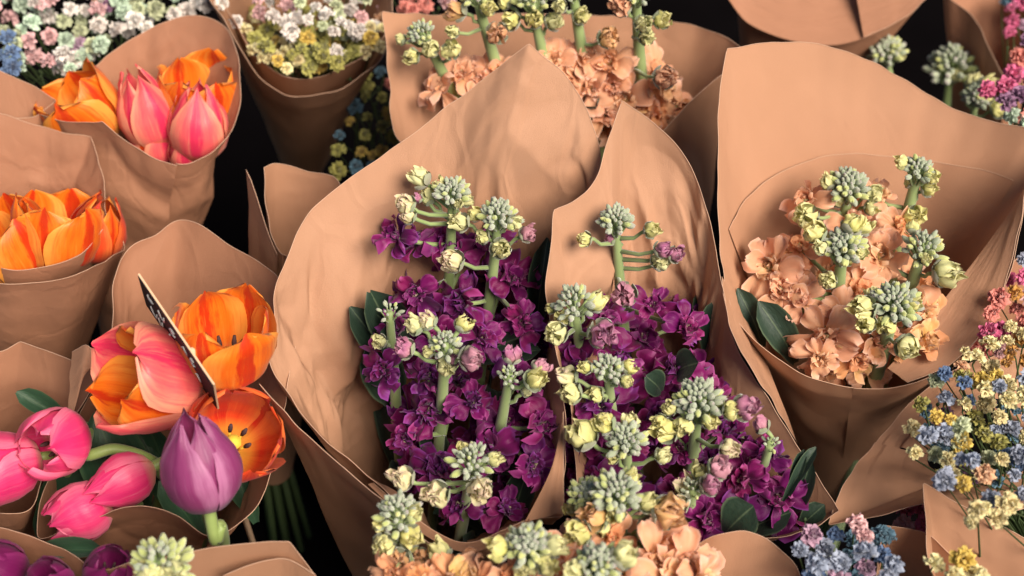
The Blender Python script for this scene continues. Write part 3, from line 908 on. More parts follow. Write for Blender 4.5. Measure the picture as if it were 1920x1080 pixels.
# ---- purple stocks in the crumpled wrapper
def B(key, dx, dy, dz=0.03):
    b = WR[key][1]
    return Vector((b.x + dx, b.y + dy, b.z * .2 + .002))
zP1 = zline((350, .440), (970, .335))
g1 = 'purple stocks in the crumpled wrapper'
H = lambda px, py, zf, dz=0: PZ(px, py, zf(py) + dz)
stock('P1', H(848, 358, zP1), B('P1', 0, .010), 'purple stock reaching highest towards the peak of the crumpled paper wrapper', g1, 'purple', 1.0, 30,
      [(792, 338, 1.15), (806, 372, .9, 0), (765, 385, 1.0, 1), (768, 405, .9, 1), (828, 352, .8, 0), (872, 376, .75, 0), (858, 382, .6, 0), (786, 372, .5, 2)], seed=1, leaves=3, auto_open=0)
stock('P1', H(935, 400, zP1), B('P1', .010, .008), 'purple stock with feathery grey bud head beside the tallest one', g1, 'purple', 1.05, 30,
      [(866, 418, 1.05, 0), (852, 490, 1.25, 1), (938, 466, 1.1, 0), (908, 446, .75, 0), (962, 418, .8, 0), (895, 404, .8, 0), (985, 440, .9, 2)], seed=2, leaves=3, auto_open=0)
stock('P1', H(835, 640, zP1, .012), B('P1', -.008, 0), 'purple stock with loose grey bud arms in the middle of the crumpled wrapper', g1, 'purple', .95, 20,
      [(782, 612, 1.0, 0), (806, 605, .9, 1), (762, 655, 1.1, 2), (866, 612, .9, 0), (835, 686, .9, 0), (850, 676, .8, 2), (880, 672, 1.3, 2), (806, 660, .6, 0)], seed=3, leaves=3, auto_open=0)
stock('P1', H(955, 700, zP1, .006), B('P1', .012, -.004), 'purple stock with a bent grey stem tip against the wrapper edge', g1, 'purple', .7, 12,
      [(1000, 714, 1.15, 0), (960, 672, .9, 2), (1010, 690, .9, 2), (985, 735, .6, 0)], seed=4, leaves=2, auto_open=0)
stock('P1', H(885, 862, zP1, .010), B('P1', .0, -.012), 'purple stock with two pale cream buds hanging at the front lip', g1, 'purple', 1.05, 26,
      [(758, 898, 1.25, 1), (820, 925, 1.35, 1), (898, 915, 1.25, 1), (925, 862, .8, 0), (868, 842, .6, 0)], seed=5, leaves=3, auto_open=0)
stock('P1', H(730, 585, zP1, -.01), B('P1', -.012, .004), 'short purple stock with small green buds beside the dark leaves', g1, 'purple', .7, 9, [(712, 640, .8, 0)], seed=6, leaves=4, auto_open=0)
polyP1 = [(705, 620), (735, 510), (770, 440), (960, 430), (1000, 500), (1000, 600), (1035, 690), (1040, 790), (1000, 900), (940, 985), (870, 995), (790, 900), (735, 770), (705, 690)]
rp = random.Random(5)
for (x, y) in [(735, 440)]:
    add_floret('P1', H(x, y, zP1, -.015), .8, axis=cdir(-.6, .35, .6))
for (x, y) in scatter(polyP1, 70, rp):
    add_floret('P1', H(x, y, zP1, -.020 + rp.uniform(-.010, .010)), rp.uniform(.72, 1.12))
for (x, y) in scatter(polyP1, 80, rp):
    add_floret('P1', H(x, y, zP1, -.056 + rp.uniform(-.008, .008)), rp.uniform(.9, 1.2))
def big_leaf(key, i, pxb, pyb, pxt, pyt, z0, z1, sc_=1.0, wid=.5, mesh=None, roll=0.0, nm='leaf'):
    """a leaf whose base and tip are given as pixels and heights"""
    a = PZ(pxb, pyb, z0); b = PZ(pxt, pyt, z1)
    s = STEMS[key][i]
    d = b - a
    L = d.length
    x = d.normalized()
    face = ((CAM - a) + Vector((roll, 0, .4)))
    zx = (face - x * face.dot(x)).normalized()
    yx = zx.cross(x)
    # leaf mesh lies with its length in local +X/+Z; use a flat one
    M = Matrix((x * L, yx * L * wid, zx * L)).transposed().to_4x4()
    M.translation = a
    return part(nm, mesh or FLEAF[RND.randrange(3)], s['top'] if isinstance(s, dict) else s, M, s['top'] if isinstance(s, dict) else s)
def flat_leaf(i, mat):
    rows = []; uvs = []
    o = Vector((i * 4.4, 2, 1))
    for a in range(14):
        v = a / 13
        hw = .5 * lerp_table(LEAFW, v)
        row = []
        for j in range(7):
            u = j / 3 - 1
            zz = .16 * abs(u) ** 1.5 * hw * 1.6 + .10 * math.sin(v * math.pi) - [.05, .0, .18][i % 3] * v * v + noise.noise(o + Vector((u, v * 3, 0))) * .03
            row.append(Vector((v, u * hw, zz)))
        rows.append(row); uvs.append([(j / 6, v) for j in range(7)])
    mb = MB(); mb.grid(rows, uvs)
    return mb.mesh('leaf', [mat])
FLEAF = [flat_leaf(i, M_LEAF) for i in range(3)]
TLEAF = [flat_leaf(i, M_TLEAF) for i in range(3)]
big_leaf('P1', 5, 740, 650, 692, 545, .31, .382, wid=.36)
big_leaf('P1', 5, 735, 690, 674, 592, .31, .368, wid=.36)
big_leaf('P1', 5, 740, 760, 690, 650, .29, .350, wid=.45)
big_leaf('P1', 5, 760, 660, 712, 625, .34, .372, wid=.8)
big_leaf('P1', 1, 935, 640, 995, 590, .36, .38, wid=.62)
big_leaf('P1', 1, 1005, 620, 1022, 470, .33, .40, wid=.24)
big_leaf('P1', 3, 900, 680, 1010, 655, .34, .362, wid=.35)
big_leaf('P1', 3, 1010, 900, 1035, 780, .29, .335, wid=.45)
big_leaf('P1', 4, 960, 980, 985, 890, .28, .32, wid=.45)
close_stems('P1')

# ---- purple stocks beside them
zP2 = zline((415, .430), (930, .345))
g2 = 'purple stocks in the creased wrapper'
stock('P2', H(1155, 412, zP2), B('P2', 0, .010), 'tall purple stock with grey bud head and spread arms near the narrow paper peak', g2, 'purple', 1.0, 30,
      [(1098, 448, .8, 0), (1220, 432, .9, 0), (1236, 490, 1.1, 0), (1238, 468, .9, 2), (1265, 478, .9, 2), (1172, 552, 1.3, 2), (1148, 448, .7, 2)], seed=11, auto_open=0)
stock('P2', H(1075, 560, zP2, .004), B('P2', -.012, .004), 'purple stock leaning over the shared paper edge with mauve bud', g2, 'purple', 1.05, 26,
      [(1112, 570, 1.1, 0), (1045, 625, 1.15, 0), (1058, 596, .8, 0), (1128, 625, 1.5, 2), (1035, 580, .6, 0)], seed=12, auto_open=0)
stock('P2', H(1140, 690, zP2, .006), B('P2', -.006, -.002), 'purple stock with small flat grey head below the leaning one', g2, 'purple', .95, 22,
      [(1076, 738, 1.1, 0), (1068, 708, 1.1, 1), (1120, 740, .8, 0), (1175, 690, .8, 0), (1172, 715, .7, 0), (1100, 690, .7, 0)], seed=13, auto_open=0)
stock('P2', H(1312, 745, zP2, .010), B('P2', .006, -.004), 'purple stock with the widest grey head in the creased wrapper', g2, 'purple', 1.2, 32,
      [(1250, 808, 1.3, 0), (1282, 798, 1.0, 0), (1238, 790, .8, 0), (1368, 770, .9, 0), (1392, 765, 1.3, 2), (1364, 842, 1.0, 1), (1258, 765, .8, 0), (1330, 790, .8, 0)], seed=14, auto_open=0, leaves=0)
stock('P2', H(1175, 826, zP2, .012), B('P2', -.008, -.010), 'purple stock with grey head above a fat green yellow bud', g2, 'purple', 1.05, 26,
      [(1098, 820, 1.55, 0), (1138, 796, 1.1, 0), (1182, 796, .9, 0), (1238, 855, .8, 0), (1150, 860, .6, 0)], seed=15, auto_open=0)
stock('P2', H(1300, 915, zP2, .004), B('P2', .004, -.014), 'low purple stock with pale pink half open buds at the front', g2, 'purple', .7, 10,
      [(1290, 920, 1.2, 1), (1345, 880, 1.2, 2), (1330, 910, 1.1, 2), (1275, 945, 1.0, 1), (1312, 890, .9, 0)], seed=16, auto_open=0, leaves=0)
stock('P2', H(1445, 830, zP2, -.01), B('P2', .016, -.004), 'purple stock flowering beside the curled dark leaves', g2, 'purple', .6, 6, [(1430, 800, .9, 2)], seed=17, auto_open=0, leaves=0)
polyP2 = [(1062, 640), (1110, 540), (1180, 520), (1290, 540), (1330, 640), (1345, 720), (1440, 790), (1475, 860), (1475, 950), (1350, 985), (1240, 985), (1120, 960), (1070, 850)]
for (x, y) in scatter(polyP2, 72, rp):
    add_floret('P2', H(x, y, zP2, -.020 + rp.uniform(-.010, .010)), rp.uniform(.72, 1.12))
for (x, y) in scatter(polyP2, 82, rp):
    add_floret('P2', H(x, y, zP2, -.056 + rp.uniform(-.008, .008)), rp.uniform(.9, 1.2))
for a in [(1468, 940, 1530, 838, .325, .352, .20), (1480, 930, 1505, 850, .325, .352, .26), (1490, 960, 1515, 880, .29, .335, .3), (1360, 1000, 1410, 950, .32, .345, .9), (1270, 700, 1305, 680, .35, .375, .7),
          (1240, 735, 1210, 705, .35, .37, .7), (1330, 680, 1350, 560, .32, .37, .4), (1390, 1000, 1480, 960, .28, .31, .5), (1330, 640, 1320, 540, .31, .36, .4), (1500, 990, 1540, 950, .28, .30, .6)]:
    big_leaf('P2', 6, *a[:6], wid=a[6])
close_stems('P2')

# ---- peach stocks in the smooth cone
zR = zline((345, .402), (690, .352))
g3 = 'peach stocks in the smooth cone'
stock('R', H(1592, 345, zR), B('R', 0, .006), 'peach stock with a round grey green head over a pale pink flower', g3, 'peach', 1.1, 34,
      [(1512, 405, 1.35, 0), (1555, 345, .9, 0), (1572, 375, .9, 0), (1630, 390, .8, 0), (1635, 365, 1.0, 0)], seed=21, leaves=0, bud_mix=.2, ymats=(0,), auto_open=0, thick=1.3)
stock('R', H(1722, 318, zR, .004), B('R', .005, .005), 'peach stock standing tallest in the smooth cone on a bare stem', g3, 'peach', .95, 26,
      [(1694, 306, .8, 0), (1738, 356, .9, 0), (1708, 345, .7, 0), (1715, 405, 1.15, 0), (1745, 332, .8, 0)], seed=22, leaves=0, bud_mix=.2, ymats=(0,), auto_open=0, thick=1.3)
stock('R', H(1582, 462, zR, .012), B('R', -.003, .0), 'peach stock with the densest grey green head ringed by yellow buds', g3, 'peach', 1.15, 40,
      [(1532, 438, 1.2, 0), (1596, 425, 1.2, 0), (1615, 430, 1.0, 0), (1540, 465, .8, 0), (1585, 488, .8, 0), (1610, 475, .8, 0), (1552, 525, 1.0, 0)], seed=23, leaves=0, bud_mix=.25, ymats=(0,), auto_open=0, thick=1.3)
stock('R', H(1732, 458, zR, .006), B('R', .006, .0), 'peach stock with a bright yellow bud pointing at the paper side', g3, 'peach', 1.0, 24,
      [(1768, 512, 1.55, 0), (1712, 432, .8, 0), (1735, 485, .7, 0), (1752, 455, .7, 0)], seed=24, leaves=0, bud_mix=.2, ymats=(0,), auto_open=0, thick=1.3)
stock('R', H(1680, 568, zR, .016), B('R', .003, -.005), 'peach stock with low grey green head above the cone front lip', g3, 'peach', 1.1, 36,
      [(1622, 578, 1.35, 0), (1625, 605, 1.1, 0), (1662, 610, 1.0, 0), (1698, 648, 1.3, 0), (1640, 555, .9, 0), (1710, 572, .8, 0)], seed=25, leaves=0, bud_mix=.2, ymats=(0,), auto_open=0, thick=1.3)
FL_R = [(1440, 500, 1.05, 'peach', (-.5, .2, .85)), (1508, 372, .85, 'peach', (-.5, .5, .6)), (1545, 632, 1.02, 'peach', (-.2, -.3, .9)), (1500, 560, .85, 'peach', (-.2, .1, .95)),
        (1650, 478, 1.0, 'peach', (.1, .2, .95)), (1742, 590, .85, 'orange', (.5, 0, .8)), (1610, 676, .8, 'orange', (0, -.5, .8)), (1700, 650, .8, 'orange', (.3, -.4, .8)),
        (1615, 545, .9, 'peach', (0, .2, .95)), (1650, 360, .75, 'peach', (.1, .5, .7)), (1580, 600, .9, 'peach', (0, 0, 1)), (1690, 420, .7, 'peach', (.3, .4, .8)), (1650, 640, .8, 'peach', (.1, -.2, .95)),
        (1465, 545, .9, 'peach', (-.4, -.1, .9)), (1535, 675, .7, 'peach', (-.2, -.4, .9)), (1600, 410, .8, 'peach', (0, .3, .9)), (1740, 640, .85, 'orange', (.5, -.2, .8)), (1500, 460, .8, 'peach', (-.3, .3, .9))]
for x, y, s, k, a in FL_R:
    add_floret('R', H(x, y, zR, -.010), s, k, cdir(*a))
polyR = [(1420, 520), (1500, 420), (1640, 380), (1710, 460), (1760, 540), (1760, 620), (1680, 690), (1560, 700), (1480, 640)]
for (x, y) in scatter(polyR, 62, rp):
    add_floret('R', H(x, y, zR, -.040 + rp.uniform(-.004, .004)), rp.uniform(.75, .95), 'orange' if x > 1690 else 'peach')
for a in [(1490, 680, 1436, 578, .315, .362, .40), (1430, 650, 1392, 552, .32, .362, .34)]:
    big_leaf('R', 2, *a[:6], wid=a[6])
close_stems('R')

# ---- long stemmed peach stocks behind
zB2 = zline((30, .440), (230, .375))
g4 = 'long stemmed peach stocks behind the peak'
HB = [((788, 62), 'long stemmed peach stock leaning over the paper side with bare lower buds', .9, [(775, 105, 1.0), (808, 92, 1.0), (755, 75, .7), (845, 95, 1.15)], (-.45, -.1, 0)),
      ((890, -20), 'long stemmed peach stock with a round peach bud beside a thick stem', 1.0, [(862, 22, 1.3), (932, 62, 1.35), (915, 15, 1.0), (850, 60, .8)], (-.05, 0, 0)),
      ((998, 0), 'long stemmed peach stock with grey green tip behind the paper point', 1.0, [(960, 40, 1.2), (1002, 35, 1.2), (1036, 42, 1.2), (950, 8, .8), (1030, -10, .8)], (0, 0, 0)),
      ((1075, -25), 'long stemmed peach stock carrying one yellow bud on a bare stalk', .9, [(1088, 30, 1.1), (1138, 72, 1.25), (1050, 12, .9)], (.05, 0, 0)),
      ((1195, -20), 'long stemmed peach stock with the thickest bare green stem', 1.0, [(1166, 12, 1.3), (1240, 38, 1.1), (1205, 45, 1.1), (1212, 70, 1.0), (1245, 145, 1.5)], (.12, 0, 0))]
for i, (p, lab, s, ops, ln) in enumerate(HB):
    stock('B2', H(p[0], p[1], zB2), B('B2', -.03 + .02 * i, .01), lab, g4, 'peach', s, 20, [(a, b, c, 3 if c > 1.24 else 0) for a, b, c in ops], .3, (0,), ln, 31 + i, auto_open=0, thick=1.25, leaves=1)
for x, y, s in [(865, 135, .9), (820, 165, .85), (905, 150, .8), (1080, 135, 1.05), (1110, 165, .9), (1140, 115, .95), (1170, 185, 1.0), (1250, 150, .9), (1235, 205, .95), (1135, 215, .95), (1200, 215, .9), (1040, 110, .8),
                (930, 130, .8), (1285, 200, .7), (1100, 100, .8), (1150, 160, .8)]:
    add_floret('B2', H(x, y, zB2, -.008), s, 'orange' if x > 1210 else 'peach')
for (x, y) in scatter([(850, 180), (900, 130), (1250, 130), (1280, 220), (1150, 250)], 60, rp):
    add_floret('B2', H(x, y, zB2, -.03), 1.0, 'peach')
close_stems('B2')

# ---- peach and yellow stocks at the front
zF = lambda py: .375
g5 = 'peach and yellow stocks in the front wrapper'
stock('F', H(745, 955, lambda p: .372), Vector((-.06, -.235, .002)), 'stock with round sage head against the plain outer paper of the crumpled wrapper', g5, 'orange', 1.1, 34,
      [(720, 1020, 1.1, 0), (768, 1005, 1.2, 0), (745, 1050, 1.2, 3), (782, 1045, 1.1, 3), (772, 962, .8, 0), (716, 985, .8, 0)], .3, (0,), (-.1, 0, 0), 41, auto_open=0, thick=1.4, leaves=1)
stock('F', H(992, 1018, lambda p: .385), Vector((.05, -.235, .002)), 'stock with large sage head under the loose paper flap', g5, 'peach', 1.2, 38,
      [(940, 1030, 1.1, 0), (1038, 1025, 1.0, 0), (985, 1065, 1.0, 0), (1025, 1060, .9, 0)], .25, (0,), (0, 0, 0), 42, auto_open=0, thick=1.4, leaves=1)
stock('F', H(1158, 925, lambda p: .382), Vector((.10, -.225, .002)), 'stock with tall sage head and cream buds between purple flowers and peach petals', g5, 'peach', 1.25, 40,
      [(1120, 970, 1.3, 3), (1125, 985, 1.1, 0), (1155, 960, 1.0, 0), (1210, 945, 1.0, 0), (1248, 960, 1.6, 3), (1216, 995, 1.4, 3), (1085, 1000, 1.3, 0), (1180, 900, .8, 0)], .2, (0,), (0, 0, 0), 43, auto_open=0, thick=1.5, leaves=1)
stock('F', H(1102, 930, lambda p: .365), Vector((.09, -.215, .002)), 'stock with yellow green bud head pressed behind a taller sage head', g5, 'orange', 1.1, 34, [(1075, 955, .8, 0)], .75, (0,), (0, 0, 0), 44, auto_open=0, leaves=1)
stock('F', H(1122, 1052, lambda p: .395), Vector((.10, -.245, .002)), 'stock with sage head standing among open peach petals', g5, 'peach', 1.15, 36,
      [(1165, 1045, 1.2, 0), (1080, 1070, 1.0, 0)], .25, (0,), (0, 0, 0), 45, auto_open=0, thick=1.4, leaves=1)
stock('F', H(842, 1062, lambda p: .352), Vector((-.02, -.235, .002)), 'ochre yellow stock just under the crumpled wrapper lip', g5, 'orange', .75, 8,
      [(828, 1040, 1.1, 0), (850, 1066, 1.1, 3), (872, 1056, 1.1, 3), (820, 1075, 1.2, 3)], .8, (0,), (0, 0, 0), 46, auto_open=0, leaves=0)
for x, y, s, k in [(1070, 1045, 1.0, 'peach'), (1230, 1055, .9, 'peach'), (1290, 1055, .85, 'peach'), (1190, 1070, 1.0, 'peach'), (955, 1085, .8, 'peach'), (1320, 1080, .9, 'peach'), (1260, 1085, 1.0, 'peach'),
                   (885, 1090, .8, 'orange'), (735, 1080, .7, 'orange'), (835, 1095, .8, 'orange'), (1045, 1085, 1.0, 'peach'), (1250, 1020, .8, 'peach'), (1150, 1010, .8, 'peach'), (785, 1098, .7, 'orange')]:
    add_floret('F', PZ(x, y, .362), s, k)
for x, y in [(980, 1080), (1090, 1085), (1200, 1095), (1300, 1095), (1220, 1030), (1110, 1020)]:
    add_floret('F', PZ(x, y, .335), 1.0, 'peach')
close_stems('F')
stock('B1', H(300, 1052, lambda p: .385), Vector((-.20, -.21, .002)), 'pale yellow stock head rising over the long low paper rim', 'pale yellow stock', 'orange', 1.05, 30,
      [(285, 1078, 1.1, 0), (322, 1075, 1.1, 0), (275, 1060, .8, 0)], .8, (0,), (0, 0, 0), 51, auto_open=0, leaves=0)
close_stems('B1')

# ---- shadowed stocks at the back
g6 = 'shadowed stocks behind the smooth cone'
for i, (x, y, z, s, ops, lab) in enumerate([
        (1785, 112, .31, 1.35, [(1790, 140, 1.1, 0), (1808, 138, 1.1, 0), (1762, 128, .8, 0)], 'shadowed stock with a wide open blue green head in the dark gap'),
        (1832, 172, .33, .9, [(1825, 160, 1.2, 0), (1848, 160, 1.2, 0), (1832, 185, 1.2, 0), (1870, 205, 1.3, 0)], 'shadowed stock with yellow buds peeping over the smooth cone'),
        (1662, 92, .33, 1.1, [(1685, 104, .8, 0)], 'shadowed stock head just showing over the smooth cone rim')]):
    stock('D2', PZ(x, y, z), Vector((.40 + .02 * i, .27, .002)), lab, g6, 'purple', s, 30, ops, .15, (0,), (0, 0, 0), 61 + i, auto_open=0, leaves=2)
close_stems('D2')

# ------------------------------------------------------------------ tulips
T_CLOSED = ([(0, .005), (.08, .0135), (.22, .0205), (.42, .0232), (.62, .0212), (.82, .0150), (1, .0075)], [(0, .9), (.3, 1.0), (.55, .96), (.75, .78), (.9, .45), (1, .04)], .064, 62, 1.0)
T_EGG = ([(0, .005), (.08, .0145), (.22, .0222), (.45, .0255), (.7, .0235), (.88, .0185), (1, .0135)], [(0, .9), (.3, 1.0), (.55, 1.0), (.78, .88), (.92, .55), (1, .10)], .056, 64, 1.0)
T_HALF = ([(0, .005), (.08, .016), (.24, .0245), (.5, .0295), (.78, .0305), (1, .0275)], [(0, .9), (.3, 1.0), (.6, .98), (.80, .90), (.91, .66), (.97, .38), (1, .14)], .056, 62, .95)
T_OPEN = ([(0, .005), (.08, .016), (.25, .0255), (.55, .0320), (.8, .0350), (1, .0365)], [(0, .9), (.3, 1.0), (.6, .96), (.80, .88), (.91, .66), (.97, .38), (1, .14)], .054, 60, .92)
def tulip(key, px, py, z, axis, shape, mats, size, label, group, seed, roll=0.0, stem_base=None, leaf=None, bend=.05, ruf=.0022, stem_ctrl=None):
    rnd = random.Random(seed)
    ax = cdir(*axis)
    rt, at, Hh, A, wrap = shape
    centre = PZ(px, py, z)
    base = centre - ax * Hh * size * .5
    sb = Vector(stem_base) if stem_base else Vector((WR[key][1].x + rnd.uniform(-.008, .008), WR[key][1].y + rnd.uniform(-.008, .008), .002))
    top = root('tulip', (sb.x, sb.y, 0), label, 'tulip', group)
    M = frame(base, ax, roll, size)
    for k in range(3):
        mb = shell_petal(Hh * rnd.uniform(.94, 1.0), rt, at, A * .96, k * 2.094 + 1.047, wrap, ruf, seed * 10 + k, 11, 14, .04, rscale=.90)
        part('petal', mb.mesh('petal', [mats[0]]), top, M, top)
    for k in range(3):
        mb = shell_petal(Hh * rnd.uniform(.95, 1.03), rt, at, A, k * 2.094, wrap, ruf * 1.2, seed * 10 + k + 5, 11, 14, .06)
        part('petal', mb.mesh('petal', [mats[-1]]), top, M, top)
    mb = MB()
    for k in range(6):
        a = k * 1.047
        p0 = Vector((math.cos(a) * .004, math.sin(a) * .004, .004)); p1 = Vector((math.cos(a) * .008, math.sin(a) * .008, .020))
        mb.tube([p0, p1], .0008, 5, 0)
        mb.tube([p1, p1 + Vector((math.cos(a) * .001, math.sin(a) * .001, .004)), p1 + Vector((math.cos(a) * .002, math.sin(a) * .002, .009))], [.0012, .0018, .001], 6, 1)
    part('stamen', mb.mesh('stamen', [M_STAMEN, M_ANTHER]), top, M, top)
    mb = MB(); mb.tube([(0, 0, .002), (0, 0, .012), (0, 0, .021), (0, 0, .0235)], [.0035, .0042, .0038, .0052], 8)
    part('pistil', mb.mesh('pistil', [M_STAMEN]), top, M, top)
    mb = MB()
    c1 = base - ax * bend
    P = [base + ax * .003 * size]
    if stem_ctrl:
        P += [base - ax * .02] + [PZ(*q) for q in stem_ctrl] + [sb]
        P = catmull(P, False, 8)
    else:
        for i in range(1, 13):
            t = i / 12
            P.append(base * (1 - t) ** 2 + c1 * 2 * t * (1 - t) + sb * t * t)
    mb.tube(P, .0036, 9)
    world_part('stem', mb, [M_TSTEM], top)
    for lf in (leaf or []):
        a = PZ(lf[0], lf[1], lf[4]); b = PZ(lf[2], lf[3], lf[5])
        d = b - a; L = d.length; x = d.normalized(); face = (CAM - a) + Vector((0, 0, .4))
        zx = (face - x * face.dot(x)).normalized(); yx = zx.cross(x)
        LM = Matrix((x * L, yx * L * lf[6], zx * L)).transposed().to_4x4(); LM.translation = a
        part('leaf', TLEAF[seed % 3], top, LM, top)
    return top
gt = 'orange tulips around the black sign'
tulip('T3', 424, 648, .388, (.06, .80, .58), T_HALF, [T_ORANGE], .95, 'wide open orange tulip with red flames and yellow throat', gt, 1, roll=.5, ruf=.0026)
tulip('T3', 285, 716, .378, (-.70, .22, .66), T_HALF, [T_ORANGE, T_PINK], 1.05, 'half open orange and salmon striped tulip crossed by the black sign', gt, 2, roll=1.2, ruf=.0030, leaf=[(300, 920, 230, 780, .26, .32, .35)])
tulip('T3', 440, 825, .352, (.32, .35, .88), T_HALF, [T_REDOR], .92, 'dark red orange open tulip behind the mauve tulip', gt, 3, roll=.2, ruf=.0042, leaf=[(480, 980, 430, 860, .26, .30, .4)])
tulip('T3', 374, 866, .385, (-.10, .93, .36), T_CLOSED, [T_PURP], .94, 'closed mauve purple tulip on an upright green stem', 'mauve tulip', 4, roll=.9, ruf=.0024, leaf=[(380, 1010, 300, 900, .26, .31, .35)],
      stem_ctrl=[(412, 985, .345), (420, 1030, .31)], stem_base=(-.215, -.17, .002))
gp = 'hot pink tulips'
tulip('T4', 100, 830, .345, (-.18, -.10, .95), T_EGG, [T_HOT], .82, 'hot pink tulip facing out with a curved pale stem', gp, 5, roll=.4, ruf=.0030, leaf=[(260, 1000, 190, 800, .24, .33, .45), (80, 1010, 180, 860, .24, .31, .4)],
      stem_ctrl=[(160, 852, .328), (215, 842, .330), (280, 862, .320), (310, 900, .28)], stem_base=(-.33, -.09, .002))
tulip('T4', 222, 905, .325, (-.80, -.36, .42), T_CLOSED, [T_HOT], .70, 'lying pink tulip bud with a cream base', gp, 6, roll=.3, stem_ctrl=[(300, 880, .305), (330, 930, .26)], stem_base=(-.32, -.10, .002), leaf=[(330, 960, 260, 800, .25, .31, .4)])
tulip('T4', 148, 962, .312, (-.85, -.36, .36), T_EGG, [T_HOT], .72, 'pink tulip drooping over the paper lip', gp, 7, roll=.8, ruf=.0030, stem_base=(-.34, -.12, .002), leaf=[(140, 800, 30, 735, .30, .335, .3)], bend=.05)
tulip('T4', 12, 872, .335, (-.75, -.15, .6), T_HALF, [T_HOT], .72, 'hot pink tulip tucked beneath the one with the curved stem', gp, 8, roll=.1)
gd = 'dark purple tulips'
tulip('T5', 92, 1092, .345, (-.1, .6, .7), T_EGG, [T_DPURP], .52, 'dark purple tulip opening beside the low paper rim', gd, 9, roll=.4, leaf=[(60, 1040, 190, 1030, .30, .325, .22)])
tulip('T5', 205, 1070, .335, (.3, .6, .7), T_EGG, [T_DPURP], .55, 'dark purple tulip leaning on the long low paper rim', gd, 10, roll=.9)
tulip('T5', -12, 1062, .345, (-.2, .5, .8), T_CLOSED, [T_DPURP], .7, 'closed dark purple tulip beside the pink ones', gd, 11, roll=.2)
go = 'tulips in the reddish wrapper'
tulip('T1', 372, 185, .372, (.05, .80, .60), T_HALF, [T_ORANGE], 0.95, 'tall orange tulip behind a salmon pink one', go, 12, roll=.55)
tulip('T1', 372, 228, .372, (.10, .85, .45), T_CLOSED, [T_PINK], 0.95, 'salmon pink tulip with magenta flame resting at the paper lip', go, 13, roll=2.0)
tulip('T1', 272, 205, .376, (-.20, .85, .45), T_CLOSED, [T_PINK], 0.95, 'salmon tulip with purple streaks between two orange tulips', go, 14, roll=1.7)
tulip('T1', 160, 210, .372, (-.50, .65, .55), T_HALF, [T_ORANGE], 0.95, 'orange tulip with a dark red streak beside the paper corner', go, 15, roll=.25)
tulip('T1', 285, 258, .356, (0, .7, .7), T_CLOSED, [T_ORANGE, T_PINK], 0.75, 'small orange tulip low among the salmon ones', go, 16, roll=.3)
tulip('T1', 330, 160, .345, (0, .8, .6), T_CLOSED, [T_REDOR], 0.8, 'shaded red orange tulip behind the salmon ones', go, 17, roll=.3)
tulip('T1', 350, 282, .352, (-.1, .6, .8), T_CLOSED, [T_PINK], 0.6, 'small salmon tulip peeping over the paper lip', go, 18, roll=1.3)
gq = 'tulips in the double lipped wrapper'
tulip('T2', 108, 440, .352, (.12, .93, .34), T_HALF, [T_ORANGE], .98, 'large bright orange tulip with a broad red flame', gq, 19, roll=.75)
tulip('T2', 18, 466, .350, (-.30, .80, .52), T_HALF, [T_ORANGE], 0.95, 'orange tulip leaning from the large bright one', gq, 20, roll=1.6)
tulip('T2', 184, 428, .345, (.35, .75, .55), T_CLOSED, [T_ORANGE, T_REDOR], 0.85, 'narrow orange tulip against the paper side', gq, 21, roll=.4)

# ------------------------------------------------------------------ black price sign
A3 = PY(258, 514, -.075)
Bm = PY(400, 722, -.128)
sdir = (PY(280, 591, -.045) - A3)
sdir = sdir.normalized() * .052
ldir = (Bm - A3); LL = ldir.length; ldir.normalize()
sdir = (sdir - ldir * sdir.dot(ldir) * .0)
nrm = ldir.cross(sdir).normalized()
if nrm.dot(CAM - A3) < 0: nrm = -nrm
top = root('price_sign', (A3.x + .05, A3.y - .02, 0), 'thin black board sign with chalk writing and pale edge, stuck among orange tulips', 'sign')
def slab(o, e1, e2, n, t):
    mb = MB()
    c = [o, o + e1, o + e1 + e2, o + e2]
    mb.v = [p - top.location for p in c] + [p - n * t - top.location for p in c]
    mb.f = [(0, 1, 2, 3), (7, 6, 5, 4), (0, 4, 5, 1), (1, 5, 6, 2), (2, 6, 7, 3), (3, 7, 4, 0)]
    mb.mi = [0] * 6
    mb.uv = [(0, 0), (1, 0), (1, 1), (0, 1)] * 2
    return mb
M_BLACK = plain('blackboard', (0.010, 0.010, 0.012, 1), (0.022, 0.021, 0.024, 1), 60, 0.75)
M_CHALK = plain('chalk', (0.72, 0.70, 0.66, 1), (0.55, 0.53, 0.50, 1), 400, 0.9)
M_EDGE = plain('pale_wood_edge', (0.62, 0.42, 0.27, 1), (0.50, 0.33, 0.20, 1), 80, 0.7)
o = part('board', slab(A3, ldir * LL, sdir, nrm, .0011).mesh('board', [M_EDGE], False), top)
ins = .0007
o = part('black_face', slab(A3 + ldir * ins + sdir.normalized() * ins * 1.5 + nrm * .0004, ldir * (LL - 2 * ins), sdir - sdir.normalized() * ins * 3, nrm, .0004).mesh('black_face', [M_BLACK], False), top)
rc = random.Random(3)
mbw = MB()
sn = sdir.normalized()
for line in range(2):
    x = .010
    while x < LL - .016:
        y0 = .010 + line * .020
        hgt = rc.uniform(.006, .011); wdt = rc.uniform(.0035, .007)
        p = A3 + ldir * x + sn * y0 + nrm * .0008
        kind = rc.randrange(4)
        st = {0: [(0, 0), (.2, 1), (.9, 1), (1, 0)], 1: [(1, .1), (.3, 0), (0, .5), (.4, 1), (1, .8)], 2: [(0, 0), (0, 1), (.9, .5), (0, .45)], 3: [(0, 1), (.5, 0), (1, 1)]}[kind]
        mbw.tube([p + ldir * (a * wdt) + sn * (b * hgt) for a, b in st], .0005, 5)
        x += wdt + rc.uniform(.0015, .006)
world_part('chalk_writing', mbw, [M_CHALK], top)
mbs = MB()
mid = A3 + ldir * LL * .62 + sdir * .9 - nrm * .003
